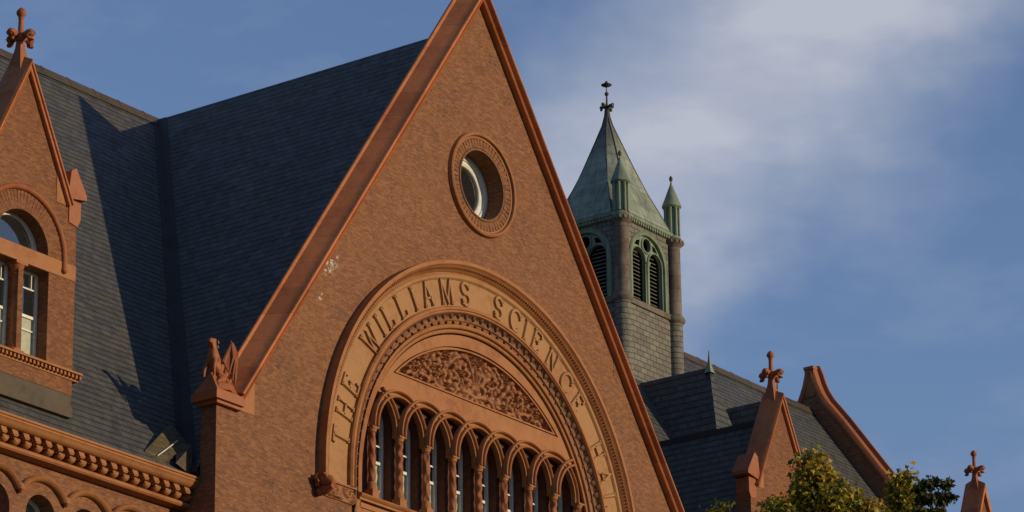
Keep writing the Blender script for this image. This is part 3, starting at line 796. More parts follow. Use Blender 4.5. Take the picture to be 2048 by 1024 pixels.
b = B()
b.extr_x([(YW+0.3, -0.86), (0.36, -0.905), (0.335, -0.92), (0.335, -0.955), (0.36, -0.965), (0.35, -0.985), (0.35, -1.0), (0.375, -1.02), (0.385, -1.05), (0.42, -1.09), (0.47, -1.11), (0.70, -1.12), (0.72, -1.33), (0.60, -1.335), (0.575, -1.36), (0.57, -1.40), (0.60, -1.43), (0.66, -1.435), (0.80, -1.44), (YW+0.3, -1.44)], -20, -7.81)
part(b, 'cornice', 'terra')
b = B(); k = 0; x = -19.9
while x < -7.95:
    b.obox((x, 0.58, -1.165), (0.068, 0, 0), (0, 0.14, 0), (0, 0.02, 0.045)); b.obox((x, 0.47, -1.19), (0.05, 0, 0), (0, 0.035, 0), (0, 0.01, 0.045))
    b.ball((x+0.135, 0.60, -1.265), 0.095, 6, (1.05, 1, 0.72))
    for q in (-1, 1): b.ball((x+0.135+q*0.05, 0.545, -1.245), 0.04, 5)
    b.obox((x+0.135, 0.66, -1.26), (0.07, 0, 0), (0, 0.06, 0), (0, 0, 0.055))
    x += 0.27
part(b, 'bracket_frieze', 'terra', angle=60)

# right end gable parapet of the main roof, swept up to a flared tip
def end_gable(x0, x1):
    b = B(); out = []
    f = lambda y: zmain(y)+0.82+0.0*y
    prof = [(y, zmain(y)+0.90) for y in (0.2, 2, 4, 6, 7.0, 7.5)] + [(7.80, 10.17), (7.98, 10.40), (8.13, 10.66), (8.24, 10.93), (8.31, 11.18), (8.37, 11.38)]
    top = max(p[1] for p in prof)
    L = prof + [(2*YR-y, z) for y, z in prof[::-1]]
    wall = [(y, z-0.30) for y, z in L]
    base = [(2*YR-0.8, GZ), (0.8, GZ)]
    return L
Lp = end_gable(26.0, 26.4)
b = B()
wl = [(0.80, GZ), (0.80, zmain(0.8)+0.4)] + [(y, z-0.12) for y, z in Lp if 0.8 < y < 2*YR-0.8] + [(2*YR-0.8, zmain(0.8)+0.4), (2*YR-0.8, GZ)]
b.extr_x(wl, XE, XE+0.30)
part(b, 'end_gable_wall', 'brick', smooth=False)
b = B(); P = []
for i, (y, z) in enumerate(Lp):
    p0 = Lp[max(0, i-1)]; p1 = Lp[min(len(Lp)-1, i+1)]
    d = Vector((p1[0]-p0[0], p1[1]-p0[1])).normalized(); n = Vector((-d.y, d.x))
    row = []
    for px, h in ((-0.03, -0.16), (-0.05, -0.10), (-0.03, -0.05), (0.0, 0.0), (0.19, 0.03), (0.20, 0.13), (0.27, 0.13), (0.29, -0.16)):
        row.append((XE+px, y+n.x*h, z+n.y*h))
    P.append(row)
b.grid(P, False, True); b.face(*P[0]); b.face(*P[-1][::-1])
zt = max(z for y, z in Lp)
b.box(XE-0.02, XE+0.33, 8.34, 2*YR-8.34, 10.6, zt-0.005)
b.box(XE-0.05, XE+0.36, YR-0.15, YR+0.15, zt-0.02, zt+0.06)
part(b, 'end_gable_coping', 'terra_red', angle=30)
b = B(); b.extr_x([(0.8, GZ), (2*YR-0.8, GZ), (2*YR-0.8, zmain(0.8)), (YR, ZR-0.16), (0.8, zmain(0.8))], -20.3, -20)
part(b, 'end_wall', 'brick', smooth=False)

# ---------------- finial cross ----------------
def finial(parent, loc, mat='terra_red', sc_=1.0, name='finial', flare=0.15):
    b = B()
    def P4(z, rx, ry): return [(rx*math.cos(a), ry*math.sin(a), z) for a in [math.pi/4+math.pi/2*k for k in range(4)]]
    f = flare/0.15
    rows = [P4(-0.30, 0.20*f, 0.22), P4(-0.12, 0.165*f, 0.18), P4(0.05, 0.125, 0.135), P4(0.2, 0.085, 0.09), P4(0.34, 0.07, 0.075)]
    b.grid(rows, False, True)
    b.lathe([(0.075, 0.33), (0.10, 0.37), (0.10, 0.41), (0.07, 0.45), (0.055, 0.50), (0.045, 0.74), (0.055, 0.765), (0.045, 0.785), (0.085, 0.84), (0.09, 0.88), (0.06, 0.93), (0.02, 0.965)], (0, 0, 0), 12)
    for dx, dy in ((1, 0), (-1, 0), (0, 1), (0, -1)):
        b.tube([(0, 0, 0.39), (dx*0.10, dy*0.10, 0.43), (dx*0.19, dy*0.19, 0.44), (dx*0.255, dy*0.255, 0.40), (dx*0.245, dy*0.245, 0.335), (dx*0.20, dy*0.20, 0.325)], [0.055, 0.06, 0.075, 0.08, 0.07, 0.045], 8)
        b.ball((dx*0.235, dy*0.235, 0.43), 0.078, 7)
    b.v = [tuple(c_*sc_ for c_ in v) for v in b.v]
    return b.build(name, mat, parent, loc=loc)

# ---------------- dormers ----------------
def dormer(cx, cy, dz, root, rootnode=True):
    """wall front at y=cy, centre cx; everything returned as children of one dormer node"""
    D = node('dormer', root) if rootnode else root
    if rootnode: D.location = (cx, cy, dz-GZ)
    kd, zi = 0.495, 5.46
    out = [(-1.33, -0.06), (1.33, -0.06), (1.33, 3.05), (1.12, 3.25), (0, zi), (-1.12, 3.25), (-1.33, 3.05)]
    hL = [(-0.68, 0.36), (-0.06, 0.36), (-0.06, 1.98), (-0.68, 1.98)]; hR = [(0.06, 0.36), (0.68, 0.36), (0.68, 1.98), (0.06, 1.98)]
    hA = [(-0.64, 2.27), (0.64, 2.27)] + arc(0, 2.27, 0.64, 0, 180, 24)[1:-1]
    b = B(); b.slab(out, [hL, hR, hA], 0.0, 0.40)
    # side walls running back into the roof
    ymb = ymain(2.6+dz)-cy
    for s_ in (-1, 1):
        b.face((s_*1.28, 0.40, 2.6), (s_*1.28, ymb, 2.6), (s_*1.28, ymain(-0.6+dz)-cy, -0.6), (s_*1.28, 0.40, -0.6))
    b.build('dormer_wall', 'brick_dormer', D, smooth=False)
    b = B(); b.slab([(-1.335, -0.46), (1.335, -0.46), (1.335, -0.062), (-1.335, -0.062)], [], 0.01, 0.4)
    b.box(-1.345, 1.345, -0.015, 0.01, -0.46, -0.25)
    b.build('base_flashing', 'flash', D, smooth=False)
    # stone lintel band and column
    b = B(); b.slab([(-1.336, 1.985), (-0.7, 1.985), (0.7, 1.985), (1.336, 1.985), (1.336, 2.262), (-1.336, 2.262)], [], -0.012, 0.30)
    b.build('lintel_band', 'terra', D, smooth=False)
    b = B(); b.lathe([(0.085, 0.52), (0.085, 1.0), (0.075, 1.72)], (0, 0.10, 0), 14, twist=(0.07, 3, 14))
    b.v = b.v
    cl = B(); zz = [0.5+1.25*k/50 for k in range(51)]
    cl.grid([[(0.078*(1+0.09*math.cos(3*a+16*z))*math.cos(a), 0.10+0.078*(1+0.09*math.cos(3*a+16*z))*math.sin(a), z) for a in [2*math.pi*k/16 for k in range(16)]] for z in zz], False, True)
    cl.lathe([(0.075, 1.74), (0.10, 1.76), (0.085, 1.80), (0.14, 1.93)], (0, 0.10, 0), 12); cl.box(-0.14, 0.14, -0.03, 0.24, 1.93, 1.985)
    cl.lathe([(0.12, 0.40), (0.12, 0.44), (0.09, 0.47), (0.10, 0.50), (0.08, 0.53)], (0, 0.10, 0), 12); cl.box(-0.125, 0.125, -0.02, 0.23, 0.37, 0.41)
    cl.build('window_column', 'terra_red', D)
    b = B(); b.sweep([(0.985, 0.0), (0.985, -0.03), (1.005, -0.06), (1.035, -0.07), (1.06, -0.06), (1.08, -0.03), (1.08, 0.0)], [(0, 2.12, 1, 0)]+arcpath(0, 2.27, 0, 180, 40)+[(0, 2.12, -1, 0)])
    for s_ in (-1, 1): b.ball((s_*1.03, -0.03, 2.10), 0.06, 6)
    b.build('arch_hood', 'terra_red', D)
    b = B(); n = 34
    for i in range(n):
        a = math.pi*(i+0.5)/n; u = Vector((math.cos(a), 0, math.sin(a))); v = Vector((-math.sin(a), 0, math.cos(a)))
        b.obox(Vector((0, 0.0, 2.27))+u*0.81, u*0.168, Vector((0, 0.006+0.004*random.random(), 0)), v*0.033)
    b.build('arch_voussoirs', 'brick_dormer', D, smooth=False)
    # sill with dentils
    b = B(); b.extr_x([(0.40, 0.365), (-0.10, 0.35), (-0.12, 0.335), (-0.12, 0.30), (-0.02, 0.295), (-0.02, 0.2), (0.0, 0.2), (0.4, 0.2)], -1.47, 1.47)
    x = -1.42
    while x < 1.43: b.box(x, x+0.045, -0.085, -0.02, 0.235, 0.297); x += 0.095
    b.build('dentil_sill', 'terra', D, smooth=False)
    # coping
    nn = (1/math.hypot(1, kd), kd/math.hypot(1, kd))
    pf = [(0.0, 0.0), (0.0, -0.07), (0.015, -0.08), (0.025, -0.065), (0.05, -0.075), (0.058, -0.105), (0.08, -0.115), (0.092, -0.09), (0.115, 0.03), (0.155, 0.20), (0.165, 0.24), (0.15, 0.30), (0.12, 0.44), (-0.1, 0.44), (-0.1, 0.38), (0, 0.38)]
    for s_ in (-1, 1):
        b = B(); path = [(s_*kd*(zi-z), z, s_*nn[0], nn[1]) for z in [3.28+(zi-3.28)*i/10 for i in range(11)]]
        path[-1] = (0, zi, 0, 1/nn[1])
        b.sweep(pf, path); b.build('coping', 'coping', D)
        b = B()
        X = lambda a, c: (min(s_*a, s_*c), max(s_*a, s_*c))
        b.slab([(s_*1.02, 3.42), (s_*1.50, 3.50), (s_*1.50, 3.58), (s_*1.22, 4.02), (s_*1.10, 3.95)][::s_], [], -0.07, 0.36)
        b.slab([(s_*1.12, 3.02), (s_*1.335, 2.98), (s_*1.41, 3.12), (s_*1.41, 3.44), (s_*1.12, 3.44)][::s_], [], -0.02, 0.32)
        b.build('kneeler', 'terra_red', D, smooth=False)
        b = B(); b.slab([(s_*0.80, 3.30), (s_*1.10, 3.30), (s_*0.80, 3.88)][::s_], [], -0.012, 0.05); b.build('springer_block', 'terra', D, smooth=False)
    finial(D, (0, 0.20, zi+0.27), 'terra_red', 1.0)
    # slate roof behind
    b = B(); zr_, ke = 5.12, 0.5; zl_ = 2.58
    for s_ in (-1, 1):
        P = [(0, 0.40, zr_), (0, ymain(zr_+dz)-cy+0.1, zr_), (s_*ke*(zr_-zl_), ymain(zl_+dz)-cy+0.1, zl_), (s_*ke*(zr_-zl_), 0.40, zl_)]
        b.face(*P); b.face(*[(p[0]-s_*0.05, p[1], p[2]-0.05) for p in P][::-1])
    b.build('dormer_roof', 'slate', D, smooth=False)
    b = B(); b.extr_x([(0, 0)]*0 or [(0.40, zr_-0.1), (ymain(zr_+dz)-cy+0.1, zr_-0.1), (ymain(zr_+dz)-cy+0.1, zr_+0.03), (0.40, zr_+0.03)], -0.06, 0.06); b.build('ridge_roll', 'valley', D, smooth=False)
    # windows
    for s_, h in ((-1, hL), (1, hR)):
        x0, x1 = min(p[0] for p in h), max(p[0] for p in h); t = 0.045
        b = B(); b.slab(h, [[(x0+t, 0.42), (x1-t, 0.42), (x1-t, 1.94), (x0+t, 1.94)]], 0.24, 0.31)
        b.box(x0+t, x1-t, 0.25, 0.30, 1.15, 1.20); b.box(x0+t, x1-t, 0.255, 0.295, 0.92, 0.945); b.box(x0+t, x1-t, 0.255, 0.295, 1.66, 1.685); b.box(x0+0.14, x0+0.155, 0.255, 0.295, 1.68, 1.94); b.box(x1-0.155, x1-0.14, 0.255, 0.295, 1.68, 1.94)
        b.build('window_frame', 'white', D, smooth=False)
        b = B(); b.box(x0+0.02, x1-0.02, 0.285, 0.292, 1.17, 1.97); b.build('window_pane', 'glass', D, smooth=False)
        b = B(); b.box(x0+0.02, x1-0.02, 0.285, 0.292, 0.38, 1.15); b.build('blind_pane', 'blind', D, smooth=False)
    b = B(); i_ = [(-0.54, 2.325), (0.54, 2.325)] + arc(0, 2.325, 0.54, 0, 180, 24)[1:-1]
    b.slab(hA, [i_], 0.24, 0.31); b.build('lunette_frame', 'white', D, smooth=False)
    b = B(); b.slab(hA, [], 0.29, 0.30); b.build('lunette_pane', 'glass', D, smooth=False)
    b = B(); b.box(-1.1, 1.1, 0.45, 0.47, 0.2, 3.1); b.build('dark_interior', 'dark', D, smooth=False)
    return D
dormer(-12.02, 0.75, 0, hall)
dormer(12.02, 0.75, 0, hall)

# ---------------- far wing with its own gable ----------------
FX, FY, FZ = 30.55, 6.0, 3.08
wing = empty('far_wing', 'distant wing with narrow gable and cross finial rising at the right edge', 'building', (FX, FY, GZ))
Dn = node('gable', wing); Dn.location = (0, 0, FZ-GZ)
kd, zi = 0.42, 5.50
b = B(); b.slab([(-1.3, -9), (1.3, -9), (1.3, 2.4), (0, zi), (-1.3, 2.4)], [], 0, 0.45); b.build('gable_wall', 'brick_dormer', Dn, smooth=False)
nn = (1/math.hypot(1, kd), kd/math.hypot(1, kd))
pf = [(0.0, 0.0), (0.0, -0.09), (0.04, -0.10), (0.085, -0.105), (0.095, -0.085), (0.12, 0.03), (0.155, 0.20), (0.165, 0.24), (0.15, 0.30), (0.12, 0.5), (-0.1, 0.5), (-0.1, 0.38), (0, 0.38)]
for s_ in (-1, 1):
    b = B(); path = [(s_*kd*(zi-z), z, s_*nn[0], nn[1]) for z in [2.4, 3.4, 4.4, zi]]; path[-1] = (0, zi, 0, 1/nn[1])
    b.sweep(pf, path); b.build('coping', 'coping', Dn)
finial(Dn, (0, 0.2, zi+0.24), 'terra_red', 1.0)
b = B(); b.box(-3, 12, 0.45, 12, 0, 22.5); b.build('wing_wall', 'brick', wing, smooth=False)
b = B()
b.face((-3, 0.45, 22.5), (12, 0.45, 22.5), (12, 6, 25.5), (-3, 6, 25.5)); b.face((-3, 12, 22.5), (12, 12, 22.5), (12, 6, 25.5), (-3, 6, 25.5)); b.face((-3, .45, 22.5), (-3, 12, 22.5), (-3, 6, 25.5)); b.face((12, .45, 22.5), (12, 12, 22.5), (12, 6, 25.5))
b.build('wing_roof', 'slate', wing, smooth=False)

# ---------------- bell tower ----------------
TX, TY = 16.28, 8.12; HT = 1.11
tower = empty('bell_tower', 'square grey stone bell tower with green copper pyramid roof behind the gable', 'bell tower', (TX, TY, 5.0))
TL = (0, 0, -5.0)
def tpart(b, name, mat, parent=None, **kw):
    o = b.build(name, mat, parent or tower, **kw)
    if parent is None: o.location = TL
    return o
fy = -HT
b = B(); b.box(-HT, HT, -HT, HT, 5.0, 10.06)
tpart(b, 'shaft', 'granite', smooth=False)
# belfry walls with paired openings on each face
def rotk(b, k):
    a = math.pi/2*k; ca, sa = round(math.cos(a)), round(math.sin(a))
    b.v = [(x*ca-y*sa, x*sa+y*ca, z) for x, y, z in b.v]; return b
zsp = 11.28; RB = 0.74
big = [(-RB, 10.2), (RB, 10.2), (RB, zsp)] + arc(0, zsp, RB, 0, 180, 28)[1:-1] + [(-RB, zsp)]
for k in range(4):
    b = B(); b.slab([(-HT, 10.2), (HT, 10.2), (HT, 12.16), (-HT, 12.16)], [big], fy, fy+0.22)
    tpart(rotk(b, k), 'belfry_wall', 'granite', smooth=False)
    b = B()
    b.sweep([(0.70, fy+0.06), (0.70, fy-0.03), (0.73, fy-0.045), (0.76, fy-0.03), (0.79, fy-0.05), (0.82, fy-0.02), (0.82, fy+0.01)], [(0, 10.2, 1, 0)]+arcpath(0, zsp, 0, 180, 28)+[(0, 10.2, -1, 0)])
    # plate tracery: two lights and a round eye
    hs = []
    for s_ in (-1, 1):
        c = s_*0.36; r_ = 0.275
        hs.append([(c-r_, 10.26), (c+r_, 10.26), (c+r_, zsp+0.06)] + arc(c, zsp+0.06, r_, 0, 180, 16)[1:-1] + [(c-r_, zsp+0.06)])
    hs.append(arc(0, zsp+0.47, 0.165, 0, 360, 20)[:-1])
    for s_ in (-1, 1): hs.append([(s_*0.50, zsp+0.39), (s_*0.29, zsp+0.40), (s_*0.26, zsp+0.56), (s_*0.40, zsp+0.52)][::s_])
    b.slab([(-0.72, 10.2), (0.72, 10.2), (0.72, zsp)] + arc(0, zsp, 0.72, 0, 180, 28)[1:-1] + [(-0.72, zsp)], hs, fy+0.05, fy+0.12)
    for s_ in (-1, 1):
        b.sweep([(0.275, fy+0.06), (0.275, fy+0.02), (0.295, fy+0.005), (0.32, fy+0.02), (0.32, fy+0.06)], [(s_*0.36, 10.22, 1, 0)]+arcpath(s_*0.36, zsp+0.06, 0, 180, 20)+[(s_*0.36, 10.22, -1, 0)])
    b.sweep([(0.165, fy+0.06), (0.165, fy+0.02), (0.185, fy+0.005), (0.21, fy+0.02), (0.21, fy+0.06)], arcpath(0, zsp+0.47, 0, 360, 24), caps=False)
    b.lathe([(0.05, 10.2), (0.05, 11.2), (0.09, 11.3)], (0, fy+0.02, 0), 10)
    tpart(rotk(b, k), 'tracery', 'copper_trim')
    b = B()
    for s_ in (-1, 1):
        z = 10.30
        while z < 11.60:
            hw = 0.27 if z < zsp+0.06 else math.sqrt(max(0.002, 0.27**2-(z-zsp-0.06)**2))
            b.obox((s_*0.36, fy+0.21, z), (hw, 0, 0), (0, 0.055, 0.035), (0, -0.004, 0.007)); z += 0.098
    tpart(rotk(b, k), 'louvres', 'louvre', smooth=False)
b = B(); b.box(-0.8, 0.8, -0.8, 0.8, 10.1, 12.1); tpart(b, 'dark_interior', 'dark', smooth=False)
b = B(); b.box(-HT-0.05, HT+0.05, -HT-0.05, HT+0.05, 10.06, 10.2); tpart(b, 'string_course', 'brown', smooth=False)
b = B()
for sx in (-1, 1):
    for sy in (-1, 1): b.lathe([(0.20, 5.0), (0.20, 10.02)], (sx*HT, sy*HT, 0), 16)
tpart(b, 'rounded_corners', 'granite')
for sx, sy in ((-1, -1), (1, -1), (1, 1), (-1, 1)):
    b = B(); c = (sx*HT, sy*HT, 0)
    b.lathe([(0.185, 10.2), (0.178, 12.0)], c, 18)
    cl_ = tpart(b, 'corner_column', 'brown')
    b = B(); b.lathe([(0.20, 10.0), (0.255, 10.05), (0.265, 10.10), (0.25, 10.16), (0.20, 10.21)], c, 18); b.build('base_ring', 'brown', cl_)
    b = B(); b.lathe([(0.18, 11.98), (0.22, 12.03), (0.265, 12.07), (0.265, 12.15), (0.23, 12.19), (0.20, 12.2)], c, 18)
    for q in range(14):
        a = 2*math.pi*q/14; b.obox((c[0]+0.262*math.cos(a), c[1]+0.262*math.sin(a), 12.11), (0.02, 0, 0), (0, 0.02, 0), (0, 0, 0.035))
    b.build('capital_ring', 'brown', cl_)
    tu = node('turret', tower); tu.location = TL
    b = B(); b.lathe([(0.225, 12.2), (0.20, 12.26), (0.15, 12.30), (0.15, 13.02), (0.20, 13.08)], c, 16)
    for q in range(8):
        a = 2*math.pi*(q+0.5)/8; b.lathe([(0.035, 12.30), (0.028, 12.36), (0.028, 12.96), (0.04, 13.04)], (c[0]+0.175*math.cos(a), c[1]+0.175*math.sin(a), 0), 6)
    b.build('turret_drum', 'copper_trim', tu)
    b = B(); b.lathe([(0.20, 13.02), (0.245, 13.06), (0.24, 13.10), (0.17, 13.28), (0.09, 13.50), (0.03, 13.66), (0.012, 13.76)], c, 16); b.build('turret_cone', 'copper_trim', tu)
    b = B(); b.ball((c[0], c[1], 13.79), 0.045, 6); b.lathe([(0.05, 13.82), (0.035, 13.86), (0.01, 13.9)], (c[0], c[1], 0), 8); b.build('turret_knob', 'iron', tu)
# eaves
b = B()
for k in range(4):
    e = B(); e.extr_x([(fy+0.1, 12.14), (fy-0.05, 12.16), (fy-0.06, 12.22), (fy-0.10, 12.24), (fy-0.115, 12.30), (fy-0.09, 12.33), (fy+0.1, 12.36)], -HT-0.04, HT+0.04)
    x = -HT+0.22
    while x < HT-0.2: e.box(x, x+0.05, fy-0.085, fy-0.05, 12.165, 12.225); x += 0.10
    rotk(e, k); o = len(b.v); b.v += e.v; b.f += [[i+o for i in f] for f in e.f]
tpart(b, 'eaves_cornice', 'copper_trim', smooth=False)
# chamfered spire
def ring8(h, c, z):
    return [(-h, -h+c, z), (-h+c, -h, z), (h-c, -h, z), (h, -h+c, z), (h, h-c, z), (h-c, h, z), (-h+c, h, z), (-h, h-c, z)]
rows = [(1.20, 0.30, 12.34), (1.02, 0.29, 12.78), (0.80, 0.27, 13.30), (0.52, 0.21, 14.05), (0.28, 0.13, 14.72), (0.12, 0.06, 15.15), (0.055, 0.02, 15.40), (0.035, 0.012, 15.60)]
b = B(); b.grid([ring8(*r_) for r_ in rows], False, True); tpart(b, 'spire_roof', 'copper', smooth=False)
b = B()
for k in range(8):
    b.tube([ring8(*r_)[k] for r_ in rows], 0.017, 5)
tpart(b, 'spire_hips', 'iron')
b = B()
b.lathe([(0.035, 15.55), (0.045, 15.62), (0.03, 15.66)], (0, 0, 0), 8)
for dx, dy in ((1, 0), (-1, 0), (0, 1), (0, -1)):
    b.tube([(0, 0, 15.62), (dx*0.10, dy*0.10, 15.68), (dx*0.18, dy*0.18, 15.66), (dx*0.17, dy*0.17, 15.60)], [0.035, 0.04, 0.045, 0.035], 7); b.ball((dx*0.17, dy*0.17, 15.68), 0.045, 6)
b.lathe([(0.03, 15.66), (0.022, 15.95), (0.04, 15.97), (0.055, 16.0), (0.04, 16.04), (0.012, 16.07), (0.012, 16.17), (0.03, 16.19), (0.13, 16.235), (0.14, 16.25), (0.05, 16.27), (0.045, 16.31), (0.02, 16.35)], (0, 0, 0), 10)
tpart(b, 'weather_finial', 'iron')

# ---------------- dragon on the kneeler ----------------
dr = empty('dragon_statue', 'winged terracotta dragon perched on the left kneeler of the big gable', 'statue', (-7.56, 0.12, 0.80)); dr.scale = (0.86, 0.86, 0.88)
def skin_body():
    V = [(-0.02, 0, 0.06), (-0.10, 0, 0.22), (-0.20, 0, 0.40), (-0.26, 0, 0.56), (-0.26, -0.01, 0.70), (-0.30, -0.02, 0.80), (-0.37, -0.03, 0.83), (-0.43, -0.04, 0.80),
         (-0.05, -0.10, 0.10), (-0.17, -0.14, 0.02), (-0.29, -0.15, -0.05), (-0.05, 0.10, 0.10), (-0.17, 0.14, 0.02), (-0.29, 0.15, -0.05),
         (-0.29, -0.10, 0.42), (-0.36, -0.13, 0.26), (-0.36, -0.14, 0.08), (-0.42, -0.14, 0.02), (-0.29, 0.10, 0.42), (-0.36, 0.13, 0.26), (-0.36, 0.14, 0.08),
         (0.12, 0, 0.0), (0.26, 0, 0.08), (0.34, 0, 0.24), (0.33, 0, 0.40), (0.38, 0, 0.52), (-0.28, 0.05, 0.88), (-0.22, -0.05, 0.90), (-0.34, -0.02, 0.73)]
    Ed = [(0,1),(1,2),(2,3),(3,4),(4,5),(5,6),(6,7),(0,8),(8,9),(9,10),(0,11),(11,12),(12,13),(3,14),(14,15),(15,16),(16,17),(3,18),(18,19),(19,20),(0,21),(21,22),(22,23),(23,24),(24,25),(5,26),(5,27),(5,28)]
    Rr = [0.14,0.13,0.135,0.11,0.075,0.085,0.065,0.032, 0.10,0.06,0.035, 0.10,0.06,0.035, 0.055,0.035,0.028,0.02, 0.055,0.035,0.028, 0.07,0.05,0.038,0.03,0.02, 0.02,0.02,0.03]
    me = bpy.data.meshes.new('body'); me.from_pydata(V, Ed, []); o = bpy.data.objects.new('body', me); COL.objects.link(o)
    md = o.modifiers.new('skin', 'SKIN'); sv = me.skin_vertices[0].data if me.skin_vertices else None
    if sv is None:
        import bmesh
        bm = bmesh.new(); bm.from_mesh(me); lay = bm.verts.layers.skin.verify()
        for v, r_ in zip(bm.verts, Rr): v[lay].radius = (r_, r_)
        bm.verts.ensure_lookup_table(); bm.verts[0][lay].use_root = True
        bm.to_mesh(me); bm.free()
    else:
        for d_, r_ in zip(sv, Rr): d_.radius = (r_, r_)
        sv[0].use_root = True
    ss = o.modifiers.new('sub', 'SUBSURF'); ss.levels = 2; ss.render_levels = 2
    md.use_smooth_shade = True
    me.materials.append(M['terra_red']); o.parent = dr; return o
skin_body()
for s_ in (-1, 1):
    b = B(); yb = s_*0.14
    # folded wing: fingers fanning down from the wrist, membrane between
    if s_ < 0:
        wrist = Vector((0.13, yb*1.3, 0.86)); root = Vector((-0.06, yb*0.8, 0.42))
        tips = [Vector((0.02, yb*1.5, 0.20)), Vector((0.08, yb*1.8, 0.06)), Vector((0.14, yb*1.9, -0.04)), Vector((0.21, yb*1.7, 0.12)), Vector((0.27, yb*1.4, 0.38))]
    else:
        wrist = Vector((0.33, yb*1.1, 0.66)); root = Vector((0.04, yb*0.8, 0.40))
        tips = [Vector((0.16, yb*1.3, 0.16)), Vector((0.24, yb*1.5, 0.06)), Vector((0.32, yb*1.5, 0.14)), Vector((0.40, yb*1.3, 0.34)), Vector((0.46, yb*1.1, 0.56))]
    b.tube([root, root.lerp(wrist, 0.5)+Vector((0.02, 0, 0.05)), wrist, wrist+Vector((-0.04, 0, 0.05))], [0.045, 0.038, 0.035, 0.01], 7)
    for t_ in tips: b.tube([wrist, wrist.lerp(t_, 0.5)+Vector((0.03, s_*0.05, 0.02)), t_], [0.038, 0.030, 0.012], 6)
    th = Vector((0, 0.012, 0))
    for a, c in zip(tips[:-1], tips[1:]):
        mid = a.lerp(c, 0.5).lerp(wrist, 0.07)+Vector((0, -s_*0.03, 0))
        for q0, q1 in ((a, mid), (mid, c)):
            b.face(wrist-th, q0-th, q1-th); b.face(wrist+th, q1+th, q0+th); b.face(q0-th, q0+th, q1+th, q1-th)
    a = root; c = tips[0]; b.face(wrist-th, a-th, c-th); b.face(wrist+th, c+th, a+th)
    b.build('wing', 'terra_red', dr, angle=40)
b = B()
for k in range(6):
    t = k/5; b.lathe([(0.03, 0), (0.003, 0.08)], (-0.16+0.02*k-0.03*t, 0, 0.34+0.10*k), 5)
b.build('back_spines', 'terra', dr)
b = B(); b.lathe([(0.34, -0.20), (0.30, -0.06), (0.24, -0.03)], (-0.08, 0, 0), 8); b.build('rocky_perch', 'terra_red', dr)

# ---------------- ground and path ----------------
b = B(); b.face((-1500, -1500, GZ-0.01), (1500, -1500, GZ-0.01), (1500, 1500, GZ-0.01), (-1500, 1500, GZ-0.01))
g = b.build('ground', 'grass', smooth=False); g['kind'] = 'structure'
b = B(); b.box(-40, 40, -8, -5.5, GZ-0.2, GZ+0.02); b.box(-1.5, 1.5, -5.5, -0.01, GZ-0.2, GZ+0.016)
g = b.build('path', 'pave', smooth=False); g['kind'] = 'structure'

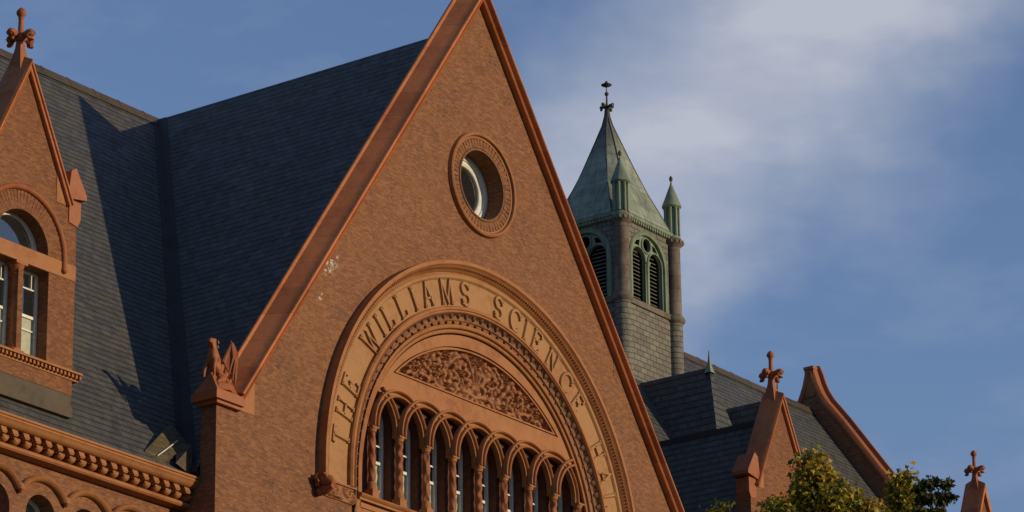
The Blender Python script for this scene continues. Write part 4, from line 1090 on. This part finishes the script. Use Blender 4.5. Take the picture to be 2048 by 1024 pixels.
# ---------------- trees ----------------
def tree(name, label, base, lobes, mat, n_twigs, leaf, seed, per=26, spread=0.12, group=None):
    """lobes: (dx along the view's right hand, dy depth, z centre, rx, ry, rz, weight)"""
    rnd = random.Random(seed)
    ax = Vector((rt.x, rt.y, 0)).normalized(); ay = Vector((fw.x, fw.y, 0)).normalized()
    root = empty(name, label, 'tree', (base[0], base[1], GZ), group)
    wts = [l[6] for l in lobes]; b0 = Vector((0, 0, -GZ))
    nrm_ = np.random.RandomState(seed)
    verts = []; faces = []; tints = []
    twigs = []
    for _ in range(n_twigs):
        L = rnd.choices(lobes, wts)[0]
        while True:
            p = Vector((rnd.uniform(-1, 1), rnd.uniform(-1, 1), rnd.uniform(-1, 1)))
            if 0.15 < p.length < 1: break
        if rnd.random() < 0.5: p = p.normalized()*rnd.uniform(0.75, 1.02)
        c = ax*(L[0]+p.x*L[3]) + ay*(L[1]+p.y*L[4]) + Vector((0, 0, L[2]+p.z*L[5]-GZ))
        twigs.append((c, p, L)); tt = min(1, max(0, rnd.gauss(0.46, 0.28)))
        sc_ = spread*(1 if L[3] < 0.7 else 2.2); lf = leaf*(1 if L[3] < 0.7 else 1.9)
        for k in range(per):
            o = Vector((rnd.gauss(0, 1), rnd.gauss(0, 1), rnd.gauss(0, 0.8)))*sc_*0.55
            q = c+o; s_ = lf*rnd.uniform(0.6, 1.2)
            d = Vector((rnd.gauss(0, 1), rnd.gauss(0, 1), rnd.gauss(-0.5, 0.7))).normalized()
            nn_ = d.cross(Vector((rnd.gauss(0, 1), rnd.gauss(0, 1), rnd.gauss(0, 1)))).normalized()
            i = len(verts)
            v5 = [q, q+d*s_*0.35+nn_*s_*0.42, q+d*s_*0.62+nn_*s_*0.16, q+d*s_*1.05, q+d*s_*0.62-nn_*s_*0.16, q+d*s_*0.35-nn_*s_*0.42]
            cc = d.cross(nn_)*s_*0.10; v5[1] += cc; v5[5] += cc
            verts += [tuple(v) for v in v5]; faces += [(i, i+1, i+2, i+3), (i, i+3, i+4, i+5)]
            tints += [min(1, max(0, tt+rnd.gauss(0, 0.16)))]*2
    me = bpy.data.meshes.new('crown'); me.from_pydata(verts, [], faces)
    at = me.attributes.new('tint', 'FLOAT', 'FACE'); at.data.foreach_set('value', tints)
    me.materials.append(M[mat]); o = bpy.data.objects.new('crown', me); COL.objects.link(o); o.parent = root
    # trunk with limbs reaching into every lobe
    b = B(); top = max(l[2] for l in lobes)-GZ
    body = min(l[2]-l[5] for l in lobes)-GZ
    H = top
    path = [(0.06*math.sin(k*1.3), 0.06*math.cos(k*1.1), H*0.97*k/9) for k in range(10)]
    b.tube(path, [0.26*(1-k/9.3)**0.9+0.012 for k in range(10)], 9)
    trunk = b.build('trunk', 'bark', root)
    b = B()
    for L in lobes:
        e = ax*L[0]+ay*L[1]+Vector((0, 0, L[2]-GZ)); s0 = Vector((0, 0, max(body*0.8, (L[2]-GZ)-1.2-abs(L[0])*1.3)))
        b.tube([s0, s0.lerp(e, 0.5)+Vector((0, 0, -0.15)), e], [0.05, 0.03, 0.012], 6)
    for c, p, L in twigs[::6]:
        e = ax*L[0]+ay*L[1]+Vector((0, 0, L[2]-L[5]*0.3-GZ)); b.tube([e, e.lerp(c, 0.5)+Vector((0, 0, 0.03)), c], [0.014, 0.009, 0.004], 4, cap=False)
    b.build('branches', 'bark', root)
    return root
tree('maple_tree', 'yellow green turning tree in front of the right dormer', (-18.38, -18.52), [
    (0, 0, -6.92, 0.20, 0.22, 0.42, 9), (0.14, 0.1, -7.15, 0.30, 0.3, 0.42, 12), (-0.05, 0.2, -7.35, 0.30, 0.4, 0.35, 9), (0.36, 0, -7.25, 0.22, 0.3, 0.35, 8), (-0.36, 0, -7.40, 0.25, 0.3, 0.28, 8),
    (-1.12, 0.1, -7.40, 0.13, 0.15, 0.30, 4), (-1.0, 0.2, -7.8, 0.35, 0.4, 0.30, 4), (0.70, 0.1, -7.38, 0.22, 0.25, 0.28, 6), (0.9, 0.2, -7.75, 0.35, 0.4, 0.4, 6), (-0.5, 0.3, -7.9, 0.6, 0.5, 0.4, 10), (0.3, 0.3, -7.9, 0.6, 0.5, 0.5, 10),
    (0, 0.2, -9.6, 1.7, 1.7, 1.5, 10), (0, 0.2, -12.6, 2.5, 2.5, 2.2, 12)], 'leaf_gold', 900, 0.080, 3, per=20, group='maple trees in front of the hall')
tree('maple_tree', 'dark green tree overlapping the foot of the end gable coping', (-11.1, -15.6), [
    (0, 0, -4.95, 0.20, 0.25, 0.42, 9), (0.05, 0.1, -5.35, 0.34, 0.35, 0.4, 12), (-0.30, 0, -5.55, 0.28, 0.3, 0.35, 8), (0.32, 0, -5.7, 0.30, 0.3, 0.35, 8), (0, 0.1, -6.1, 0.8, 0.6, 0.45, 14),
    (0, 0.2, -8.0, 1.8, 1.8, 1.7, 10), (0, 0.2, -11.4, 2.6, 2.6, 2.4, 12)], 'leaf_gold', 700, 0.085, 5, per=20, group='maple trees in front of the hall')
tree('maple_tree', 'dark sparse treetop with curled sprays silhouetted against blue sky right of the gable', (-14.2, -17.8), [
    (-0.02, 0, -5.80, 0.10, 0.12, 0.07, 2), (-0.17, 0, -5.86, 0.10, 0.08, 0.035, 1.5), (0.19, 0, -5.80, 0.07, 0.08, 0.05, 1.5), (-0.02, 0, -6.02, 0.20, 0.15, 0.045, 3.5), (0.17, 0, -5.98, 0.14, 0.12, 0.05, 2.5), (0.0, 0, -6.20, 0.24, 0.2, 0.035, 5), (0.14, 0, -6.38, 0.28, 0.25, 0.04, 6),
    (0.08, 0, -6.55, 0.36, 0.3, 0.05, 8), (0.15, 0, -6.74, 0.44, 0.35, 0.06, 9), (0.1, 0, -6.98, 0.55, 0.5, 0.15, 14), (0, 0.2, -8.6, 1.5, 1.5, 1.4, 8), (0, 0.2, -11.4, 2.3, 2.3, 2.2, 10)], 'leaf_dark', 480, 0.062, 9, per=18, spread=0.045, group='maple trees in front of the hall')
